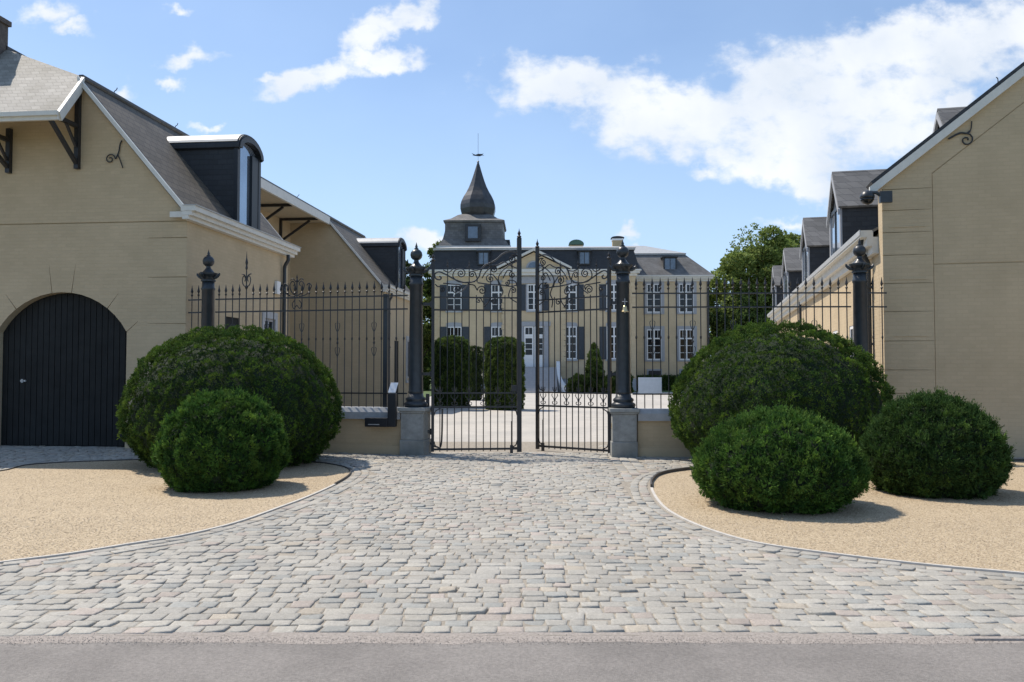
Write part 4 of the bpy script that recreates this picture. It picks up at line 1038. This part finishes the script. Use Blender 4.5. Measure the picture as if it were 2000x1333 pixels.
# right wing of the manor
WX0, WX1, WY = HW+.001, 14.55, 4.3
MB().box(WX0, WX1, WY, WY+9, 1.0, 9.0501).build('wing_wall', M['manor'], man)
MB().box(WX0+.07, WX1+.06, WY-.06, WY+9, 0, .9999).build('base_course', M['sur'], man)
MB().box(WX0+.13, WX1+.12, WY-.12, WY+9.1, 9.051, 9.25).box(WX0+.33, WX1+.32, WY-.32, WY+9.3, 9.2501, 9.42).box(WX0+.43, WX1+.42, WY-.42, WY+9.4, 9.4201, 9.55).build('cornice', M['trim'], man)
mr_ = MB(); x0, x1, y0, y1 = WX0-.3, WX1+.35, WY-.35, WY+9.3
mr_.add([(x0,y0,9.551),(x1,y0,9.551),(x1,y1,9.551),(x0,y1,9.551),(x0,y0+1.85,11.5),(x1-2.0,y0+1.85,11.5),(x1-2.0,y1-1.75,11.5),(x0,y1-1.75,11.5)], [(3,2,1,0),(4,5,6,7),(0,1,5,4),(1,2,6,5),(2,3,7,6),(3,0,4,7)])
mr_.build('wing_roof', M['slate3'], man)
rb = MB().box(HW-.5, x1-1.95, y0+1.80, y1-1.6, 11.501, 11.62); rb.add([(HW-.5,y0+1.75,11.621),(x1-1.9,y0+1.75,11.621),(x1-1.9,y1-1.6,11.621),(HW-.5,y1-1.6,11.621),(HW-.5,y0+4,12.6),(x1-5.2,y0+4,12.6),(x1-5.2,y1-4,12.6),(HW-.5,y1-4,12.6)], [(3,2,1,0),(4,5,6,7),(0,1,5,4),(1,2,6,5),(2,3,7,6),(3,0,4,7)])
rb.build('roof_edge', M['zinc'], man)
for x in (10.0, 12.68):
    for z0_, z1_ in ((2.52, 5.05), (6.45, 8.85)):
        window(x, WY, z0_, z1_, 1.2, M['glass'])
        MB().box(x-.86, x-.601, WY-.04, WY-.001, z0_-.13, z1_+.28).box(x+.601, x+.86, WY-.04, WY-.001, z0_-.13, z1_+.28).box(x-.6, x+.6, WY-.04, WY-.001, z1_+.001, z1_+.28).build('window_surround', M['sur'], man)
    b_ = MB(); b_.mi = 0; b_.box(x-.62, x+.62, WY-.05, WY-.001, 1.15, 1.75); b_.mi = 1; b_.box(x-.48, x+.48, WY-.07, WY-.051, 1.22, 1.62); b_.build('cellar_window', [M['sur'], M['black']], man)
MB().tube([(HW+.16, WY-.10, 9.05), (HW+.16, WY-.10, .2)], .07, 6).build('downpipe', M['steel'], man)
MB().tube([(WX1-.12, WY-.10, 9.05), (WX1-.12, WY-.10, .2)], .06, 6).build('downpipe', M['steel'], man)
def mdormer(x, y, z0_, z1_, w, d=1.6):
    D = MB().box(x-w/2-.13, x+w/2+.13, y, y+d, z0_-.08, z1_+.10).build('dormer', M['slate2'], man)
    MB().box(x-w/2-.24, x+w/2+.24, y-.12, y+d, z1_+.101, z1_+.20).build('dormer_roof', M['slate2'], D)
    f = MB(); f.mi = 0; f.box(x-w/2, x+w/2, y-.02, y-.001, z0_, z1_); f.mi = 1
    f.box(x-.03, x+.03, y-.04, y-.0201, z0_, z1_).box(x-w/2-.07, x-w/2-.001, y-.05, y-.001, z0_, z1_).box(x+w/2+.001, x+w/2+.07, y-.05, y-.001, z0_, z1_)
    f.build('window', [M['dimglass'], M['shutter']], D)
mdormer(-3.95, -.32, 9.98, 10.85, .68); mdormer(3.95, -.32, 9.98, 10.85, .68); mdormer(11.4, WY+.2, 9.82, 11.0, .85, 2.0)
def chimney(x, y, z0_, z1_, w, dome):
    c = MB().box(x-w/2, x+w/2, y-.35, y+.35, z0_, z1_).build('chimney', M['chim'], man)
    MB().box(x-w/2-.05, x+w/2+.05, y-.4, y+.4, z1_+.001, z1_+.16).build('chimney_band', M['white'] if not dome else M['chim'], c)
    n = 11; prof = [(x + (w/2+.14)*math.cos(t), z1_+.20 + (.42 if dome else .16)*math.sin(t)) for t in np.linspace(0, math.pi, n)]
    MB().prism(prof, y-.45, y+.45).build('chimney_cap', M['green'] if dome else M['slate2'], c)
chimney(3.55, 4.5, 11.3, 11.95, 1.0, True); chimney(7.1, 5.5, 11.3, 12.65, .85, False)
# tower with onion dome
tw = MB(); cx, cy = -5.0, 6.2
def ring(mb, pts):   # pts: list of (half, z) square rings
    vs = []
    for h, z in pts: vs += [(cx-h, cy-h, z), (cx+h, cy-h, z), (cx+h, cy+h, z), (cx-h, cy+h, z)]
    fs = [(i*4+k, i*4+(k+1)%4, (i+1)*4+(k+1)%4, (i+1)*4+k) for i in range(len(pts)-1) for k in range(4)] + [(3,2,1,0), tuple((len(pts)-1)*4+k for k in range(4))]
    return mb.add(vs, fs)
ring(MB(), [(3.05, 11.3), (2.98, 11.9), (2.58, 12.6), (2.42, 13.3), (2.42, 14.0)]).build('tower_wall', M['slate3'], man)
MB().box(cx-3.1, cx+3.1, cy-3.1, cy+3.1, 11.61, 11.95).build('tower_base_band', M['zinc'], man)
ring(MB(), [(2.52, 14.001), (2.56, 14.16), (1.95, 14.42), (1.45, 14.80), (1.1, 14.95)]).build('tower_skirt_roof', M['slate3'], man)
MB().box(cx+2.35, cx+2.95, cy-1, cy+1, 11.96, 12.75).build('tower_side_dormer', M['slate2'], man)
tf = MB(); tf.mi = 0; tf.box(cx-.72, cx+.62, cy-2.95, cy-2.3, 12.35, 13.75); tf.mi = 1; tf.box(cx-.45, cx+.35, cy-2.97, cy-2.951, 12.58, 13.55); tf.build('tower_window', [M['slate2'], M['dimglass']], man)
prof = [(1.05,14.5),(1.30,14.72),(1.50,15.1),(1.60,15.5),(1.60,15.85),(1.50,16.2),(1.30,16.6),(1.05,17.0),(.82,17.45),(.62,17.95),(.45,18.45),(.29,18.95),(.15,19.4),(.05,19.7)]
on = MB().lathe(prof, 8, (cx+.18, cy, 0), math.pi/8).build('onion_dome', M['lead'], man)
vn = MB().tube([(cx+.18, cy, 19.6), (cx+.18, cy, 22.2)], .014, 5).lathe([(.02,0),(.12,.1),(.02,.2)], 8, (cx+.18, cy, 19.6)).tube([(cx-.30, cy, 20.25),(cx+.70, cy, 20.25)], .018, 5)
vn.prism([(cx-.05,20.22),(cx+.35,20.18),(cx+.55,20.3),(cx+.66,20.42),(cx+.5,20.38),(cx+.2,20.40),(cx-.05,20.32),(cx-.4,20.46),(cx-.2,20.28)], cy-.02, cy+.02)
vn.build('weather_vane', M['iron'], man)

# ------------------------------------------------------------------ vegetation
yew_m = attrmat('yew_foliage', .55, 0, nvar=.12, nscale=3, trans=.25)
leaf_m = attrmat('tree_foliage', .6, 0, nvar=.15, nscale=.6, trans=.35)
def rand_unit(n):
    v = rng.normal(size=(n, 3)); return v/np.linalg.norm(v, axis=1)[:, None]
def noise3(P, s, seed=0.0):
    return np.array([noise.noise(Vector((p[0]*s+seed, p[1]*s+seed*.7, p[2]*s-seed))) for p in P])
def dome_profile(t, r, h, p=2.25, under=.30, z0f=.34):
    """t in 0..1 from ground to top -> radius"""
    z = t*h; z0 = z0f*h
    return np.where(z > z0, r*np.power(np.clip(1-np.power(np.clip((z-z0)/(h-z0), 0, 1), p), 0, 1), 1/p), r*(1-under*np.power(np.clip((z0-z)/z0, 0, 1), 1.8)))
def blades(P, D, size, width, n_per, spread, cols, face=None):
    """little pointed leaves: P base points, D directions, face = the side the flat of the leaf turns to"""
    V = []; n = len(P); C = []
    for k in range(n_per):
        d = D + rng.normal(size=(n,3))*spread; d /= np.linalg.norm(d, axis=1)[:,None]
        s = np.cross(d, rand_unit(n) if face is None else face + rng.normal(size=(n,3))*.28); s /= np.maximum(np.linalg.norm(s, axis=1), 1e-6)[:,None]
        L_ = (size*rng.uniform(.6, 1.3, n))[:,None]; w = width*rng.uniform(.7, 1.3, n)[:,None]
        a = P + rng.normal(size=(n,3))*size*.18
        v = np.stack([a - s*w*.3, a + d*L_*.5 - s*w*.5, a + d*L_, a + d*L_*.5 + s*w*.5], 1)
        V.append(v.reshape(-1, 3)); C.append(cols*rng.uniform(.88, 1.12, n)[:,None])
    V = np.concatenate(V); Q = np.arange(len(V)).reshape(-1, 4)
    return V, Q, np.concatenate(C)
def yew(name, label, x, y, r, h, n, size, shag, pal, group=None, squash=1.0, tuft=1.0, prof=dome_profile, core=.93, seed=1.0, **kw):
    t = thing(name, label, 'bush' if 'hedge' not in name else 'hedge', (x, y, 0), 0, group)
    # sample heights by area
    tt = np.linspace(0.01, .9999, 400); rad = prof(tt, r, h, **kw); dr = np.gradient(rad, tt*h); wgt = rad*np.sqrt(1+np.minimum(dr**2, 30)); wgt /= wgt.sum()
    T = rng.choice(tt, n, p=wgt) + rng.uniform(-.00125, .00125, n); T = np.clip(T, .01, .9995); A = rng.uniform(0, 2*math.pi, n)
    rr = prof(T, r, h, **kw); e = 1e-3; r1 = prof(np.clip(T-.01, 0, 1), r, h, **kw); r2 = prof(np.clip(T+.002, 0, 1), r, h, **kw)
    dz = (np.clip(T+.002,0,1)-np.clip(T-.01,0,1))*h; nr = dz; nz = -(r2-r1); ln = np.sqrt(nr**2+nz**2)+1e-9; nr, nz = nr/ln, nz/ln
    P = np.stack([rr*np.cos(A), rr*np.sin(A)*squash, T*h], 1); Nn = np.stack([nr*np.cos(A), nr*np.sin(A), nz], 1)
    n1 = noise3(P, 2.2/max(r,.6)*1.6, seed); n2 = noise3(P, 6.0, seed+5)
    R_ = .085*tuft                                   # tuft size
    vor = [noise.voronoi(Vector((p[0]/(2*R_)+seed, p[1]/(2*R_), p[2]/(2*R_)))) for p in P]
    dv = np.array([v[0][0] for v in vor]); cen = (np.array([v[1][0][:] for v in vor]) - [seed,0,0])*2*R_
    out = P - cen; out -= Nn*(out*Nn).sum(1)[:,None]; out /= (R_)
    keep = rng.random(n) > np.clip((dv-.55)*1.6, 0, .85)
    cell = np.array([noise.cell(Vector(c)*97.13) for c in cen])
    depth = (n1*.03*r + n2*.035*min(1, r)) + (.40 - dv)*R_*2.1 + cell*R_*.35 - np.abs(rng.normal(size=n))*.010
    P = P + Nn*depth[:,None]
    tip = Nn*.55 + out*.75 + np.array([0,0,.30]); D = tip/np.linalg.norm(tip, axis=1)[:,None]
    face = Nn + out*.55 + np.array([0,0,.25]); face /= np.linalg.norm(face, axis=1)[:,None]
    pal = np.array(pal)*.74; base = pal[(np.abs(cell*1000).astype(int) + (rng.random(n) < .3)*rng.integers(0, 5, n)) % len(pal)]
    base = base*(1 + cell*.30)[:,None]
    base = np.where((dv < .22)[:,None], base*np.array([1.45,1.38,1.05]), base)      # young tips in the tuft centres
    P, Nn, D, face, base = P[keep], Nn[keep], D[keep], face[keep], base[keep]; n = len(P)
    V, Q, C = blades(P, D, size, size*.36, 4, .32, base, face)
    if shag > 0:
        m = int(n*.16*shag); ii = rng.choice(n, m); P2 = P[ii]; D2 = D[ii]*.8 + np.array([0,0,.45]) + rng.normal(size=(m,3))*.15
        D2 /= np.linalg.norm(D2, axis=1)[:,None]
        Vs, Qs, Cs = [], [], []
        off = len(V)
        for k in range(5):
            v, q, c = blades(P2 + D2*(k*size*.50*shag), D2, size*.8, size*.22, 2, .35, base[ii]*1.1)
            V = np.concatenate([V, v]); C = np.concatenate([C, c])
        Q = np.arange(len(V)).reshape(-1, 4)
    low = V[:,2] < .005; V[low, 2] = .005 + rng.uniform(0,.02,low.sum())
    fast_mesh('foliage', V, Q, yew_m, t, C)
    # closed core, shade between the leaves put into its dark colour
    cv, cq = [], []; na, nt2 = 48, 26
    for j in range(nt2+1):
        tj = j/nt2; rj = float(prof(np.array([min(tj, .9995)]), r, h, **kw)[0])*core
        for i in range(na):
            a = 2*math.pi*i/na; k = 1 + .02*noise.noise(Vector((math.cos(a)*3, math.sin(a)*3, tj*5)))
            cv.append((rj*k*math.cos(a), rj*k*math.sin(a)*squash, tj*h*core))
    for j in range(nt2):
        for i in range(na): cq.append((j*na+i, j*na+(i+1)%na, (j+1)*na+(i+1)%na, (j+1)*na+i))
    fast_mesh('shade_core', cv, cq, CORE_M, t)
    return t
CORE_M = pmat('core_shade', (.012, .026, .009), .5, 30, .95, .8, 40)  # near-black green standing in for the shade inside the bushes
big = [(.105,.18,.03),(.082,.15,.026),(.135,.21,.036),(.045,.095,.022),(.062,.115,.028)]
sml = [(.09,.18,.034),(.065,.145,.028),(.12,.21,.04),(.04,.10,.024)]
gB = 'clipped yew domes in front of the gates'
yew('clipped_yew', 'large smooth clipped yew dome beside the arched black door', -5.01, 15.0, 1.87, 2.43, 62000, .036, 0, big, gB, p=2.1, core=.925, seed=1)
yew('clipped_yew', 'large smooth clipped yew dome in front of the railing beside the stable building', 4.80, 15.0, 1.90, 2.52, 62000, .036, 0, big, gB, p=2.0, core=.925, seed=4)
yew('clipped_yew', 'small shaggy yew dome standing alone in the left gravel bed before the large one', -4.14, 11.95, .88, 1.36, 22000, .042, .8, sml, gB, p=1.85, under=.36, core=.92, tuft=.8, seed=7)
yew('clipped_yew', 'small shaggy yew dome nearest the cobbled drive in the right gravel bed', 3.30, 10.35, 1.0, 1.16, 24000, .040, 1.0, sml, gB, p=1.8, under=.38, core=.92, tuft=.8, seed=11)
yew('clipped_yew', 'darker shaggy yew dome at the far right before the beige gable wall', 5.78, 11.45, .89, 1.33, 22000, .042, 1.0, [(.06,.12,.03),(.045,.095,.026),(.075,.135,.034)], gB, p=1.85, under=.28, core=.92, tuft=.8, seed=15)
def col_prof(t, r, h, p=3.5):
    return np.where(t < .82, r*(.93+.07*np.sin(t*3)), r*np.power(np.clip(1-np.power(np.clip((t-.82)/.18, 0, 1), p*.8), 0, 1), 1/2.2))
dk = [(.11,.17,.045),(.15,.21,.055),(.075,.12,.035)]
yew('clipped_hedge_column', 'broad clipped hedge column in the courtyard, left one seen through the left gate leaf', -2.72, 37.6, .80, 3.15, 18000, .075, 0, dk, 'clipped hedge columns in the courtyard', prof=col_prof, core=.93, tuft=1.1, seed=21)
yew('clipped_hedge_column', 'broad clipped hedge column in the courtyard, right one beside the tall gate stile', -.33, 35.4, .80, 3.05, 18000, .075, 0, dk, 'clipped hedge columns in the courtyard', prof=col_prof, core=.93, tuft=1.1, seed=23)
def cone_prof(t, r, h, p=1): return r*np.clip(1-t, 0, 1)**.75 * np.where(t < .1, .85, 1)
yew('small_conifer', 'narrow dark conifer between the two clipped hedge columns', -2.02, 46.0, .36, 3.0, 3500, .10, .3, [(.05,.08,.028),(.035,.06,.022),(.065,.10,.03)], None, prof=col_prof, core=.88, tuft=2, seed=25)
yew('conical_topiary', 'dark conical topiary in front of the manor right of the steps', 6.0, 60.6, .85, 3.7, 6000, .14, .3, dk, None, prof=cone_prof, core=.88, tuft=2, seed=27)
for i, (x, y, r, h, lab) in enumerate(((4.95, 59.6, .95, 1.25, 'low round shrub at the foot of the conical topiary, beside the steps'), (7.1, 59.4, .85, 1.15, 'low round shrub just right of the conical topiary'), (7.95, 60.2, .7, 1.75, 'dark upright shrub beside the bell column before the manor'))):
    yew('round_shrub', lab, x, y, r, h, 4200, .13, .3, [(.05,.085,.02),(.035,.06,.018),(.07,.11,.03)], 'shrubs along the manor front', core=.88, tuft=2, seed=30+i)
def hedge(x0, x1, y, d, h, lab):
    t = thing('low_hedge', lab, 'hedge', ((x0+x1)/2, y, 0)); L_ = x1-x0; n = 16000
    P = np.stack([rng.uniform(-L_/2, L_/2, n), rng.uniform(-d/2, d/2, n), rng.uniform(0.02, h, n)], 1); k = rng.integers(0, 3, n)
    P[k == 0, 1] = -d/2; P[k == 1, 2] = h; P[k==2,1] = d/2; P += rng.normal(size=(n,3))*.07 ; P[:,2] = np.abs(P[:,2])
    D = rand_unit(n) + [0,-.4,.6]; D /= np.linalg.norm(D, axis=1)[:,None]; pal = np.array([(.05,.085,.02),(.035,.06,.018),(.08,.12,.03)])
    V, Q, C = blades(P, D, .13, .06, 3, .5, pal[rng.integers(0,3,n)]); fast_mesh('foliage', V, Q, yew_m, t, C)
    MB().box(-L_/2+.05, L_/2-.05, -d/2+.06, d/2-.06, 0, h-.06).build('shade_core', CORE_M, t)  # plain block with the interior shade put into its colour
hedge(8.8, 16.6, 66.9, .9, 1.05, 'low clipped hedge along the foot of the manor wing behind the right railing')
hedge(-14.5, -6.6, 66.0, 1.0, 1.3, 'low hedge on the lawn left of the manor')
struct('lawn', MB().box(-16, -5.2, 44, 75, -.05, .03), grass_m)
struct('lawn', MB().box(8.2, 24, 62.5, 90, -.05, .03), grass_m)

def tree(name, label, x, y, h, cr, base, n, pal, leafs=.26, blobs=None, squash=.8, seed=3, group=None, thick=.32):
    t = thing(name, label, 'tree', (x, y, 0), 0, group)
    rnd = random.Random(seed); mb = MB(); B = []
    zc = (h+base)/2; hh = (h-base)/2
    for i in range(blobs or 26):
        for _ in range(30):
            u = Vector((rnd.gauss(0,1), rnd.gauss(0,1), rnd.gauss(0,1))).normalized()*rnd.uniform(.45, .95)
            zz = zc + u.z*hh; k = 1 - .35*max(0, u.z)
            c = Vector((u.x*cr*k, u.y*cr*k*squash, zz)); br = rnd.uniform(.16, .32)*cr*(1-.3*max(0,u.z))
            if all((c-b[0]).length > .45*(br+b[1]) for b in B): break
        if c.z + br*.8 > h: c.z = h - br*.8
        B.append((c, br))
    tp = [(0,0,0),(.1,0,base*.5),(0.05,.1,base),(0,0,base+hh*.9),(.1,0,h*.82)]
    mb.tube(bez(tp, 5), [thick*(1.25-.058*i) for i in range(21)], 9); mb.build('trunk', M['bark'], t, smooth=True)
    lb = MB()
    for c, br in B[:14]:
        z0 = base*.7 + (c.z-base*.7)*.35; lb.tube(bez([(0,0,z0), (c.x*.4, c.y*.4, (z0+c.z)/2+.1), tuple(c)], 4), [thick*.42*(1-.1*i) for i in range(9)], 6)
    lb.build('limbs', M['bark'], t, smooth=True)
    Ps, Ds, Cs = [], [], []; tot = sum(b[1]**2 for b in B); pal = np.array(pal)
    for c, br in B:
        m = int(n*br*br/tot); u = rand_unit(m); rad = br*(.55+.5*rng.random(m)**.5)
        p = np.array(c) + u*rad[:,None]*[1.1,1,.8]; nz = noise3(p, 1.1/leafs*.3, seed); p = p[nz > -.22]; u = u[nz > -.22]
        Ps.append(p); d = u*.5 + [0,0,-.1] + rng.normal(size=u.shape)*.5; Ds.append(d/np.linalg.norm(d,axis=1)[:,None])
        k = rng.uniform(.8, 1.2); Cs.append(pal[rng.integers(0, len(pal), len(p))]*k)
    m = n//7; u = rand_unit(m); p = np.array([0,0,zc]) + u*rng.random(m)[:,None]**.4*[cr*.75, cr*.75*squash, hh*.85]; Ps.append(p); Ds.append(rand_unit(m)); Cs.append(pal[rng.integers(0,len(pal),m)]*.95)
    P = np.concatenate(Ps); D = np.concatenate(Ds); C0 = np.concatenate(Cs)
    V, Q, C = blades(P, D, leafs, leafs*.62, 3, .7, C0); fast_mesh('crown', V, Q, leaf_m, t, C)
    return t
lg = [(.24,.30,.075),(.19,.25,.06),(.30,.36,.11),(.12,.17,.045)]
dg = [(.06,.09,.028),(.08,.115,.035),(.045,.07,.024)]
gt_ = 'trees behind the manor grounds'
tree('broadleaf_tree', 'tall sunlit broadleaf tree standing right of the manor wing', 22.9, 77.0, 16.6, 4.9, 1.0, 32000, lg, .25, 40, seed=5, group=gt_)
tree('broadleaf_tree', 'tree with feathery top rising behind the far dormers of the stable building', 28.2, 84.0, 16.8, 3.6, 3.0, 15000, lg, .27, 30, seed=6, group=gt_)
tree('broadleaf_tree', 'low dark tree filling the gap beside the manor wing corner', 19.6, 73.0, 9.6, 2.9, .4, 11000, dg+lg, .22, 24, seed=8, group=gt_)
tree('broadleaf_tree', 'dark bushy tree at the far end of the stable building', 23.5, 66.0, 8.6, 3.4, .3, 13000, dg, .22, 26, seed=9, group=gt_)
tree('broadleaf_tree', 'dark tree rising against the left corner of the manor', -6.3, 78.0, 15.0, 2.9, .8, 13000, dg+lg[:1], .24, 30, seed=12, group=gt_)
tree('broadleaf_tree', 'dark tree between the coach house dormer and the left gate column', -9.6, 72.0, 12.0, 2.6, .4, 13000, dg, .22, 28, seed=13, group=gt_)
tree('broadleaf_tree', 'low bushy tree at the foot of the manor left corner', -8.0, 69.0, 7.0, 1.6, .2, 7000, dg+lg[1:2], .18, 18, seed=14, group=gt_)
wl = thing('x', '', '', (0,0,0)); bpy.data.objects.remove(wl)
# far woodland closing the view
def wood():
    Ps, Cs = [], []; pal = np.array(dg+lg[:1])
    for k in range(46):
        x = -75 + 150*k/45 + random.uniform(-1,1); y = 118 + random.uniform(-4,4); h = random.uniform(7, 11)
        m = 700; u = rand_unit(m); p = np.array([x, y, h*.5]) + u*[3.4, 2.5, h*.5]*rng.uniform(.8,1.05,(m,1)); p[:,2] = np.abs(p[:,2]); Ps.append(p); Cs.append(pal[rng.integers(0,len(pal),m)])
    P = np.concatenate(Ps); V, Q, C = blades(P, rand_unit(len(P)), .7, .5, 2, .6, np.concatenate(Cs)); o = fast_mesh('woodland', V, Q, leaf_m, None, C); tag(o, 'distant dark woodland behind the manor', 'woodland', None, 'stuff')
wood()

# dry litter under the yews
def litter():
    V, Q, C = [], [], []
    for (x, y, r) in ((-5.04,15.0,1.75),(4.80,15.0,1.75),(-4.14,11.95,.85),(3.30,10.35,.95),(5.78,11.45,.9)):
        for _ in range(900):
            a = random.uniform(0, 6.28); q = r*random.uniform(.7, 1.16); px, py = x + q*math.cos(a), y + q*math.sin(a); s = random.uniform(.005, .016); b = random.uniform(0, 6.28); o = len(V)
            z = .016 + random.uniform(0, .012)
            for k in range(4): V.append((px + s*math.cos(b+k*1.57)*(1 if k % 2 else .35), py + s*math.sin(b+k*1.57)*(1 if k % 2 else .35), z + (.006 if k == 1 else 0)))
            Q.append((o, o+1, o+2, o+3)); k = random.uniform(.7, 1.3); C.append([k*.20, k*.105, k*.05])
    o = fast_mesh('leaf_litter', V, Q, attrmat('dry_needles', .9, 0), None, C); tag(o, 'dry brown needles scattered on the gravel under the yews', 'leaf litter', None, 'stuff')
litter()
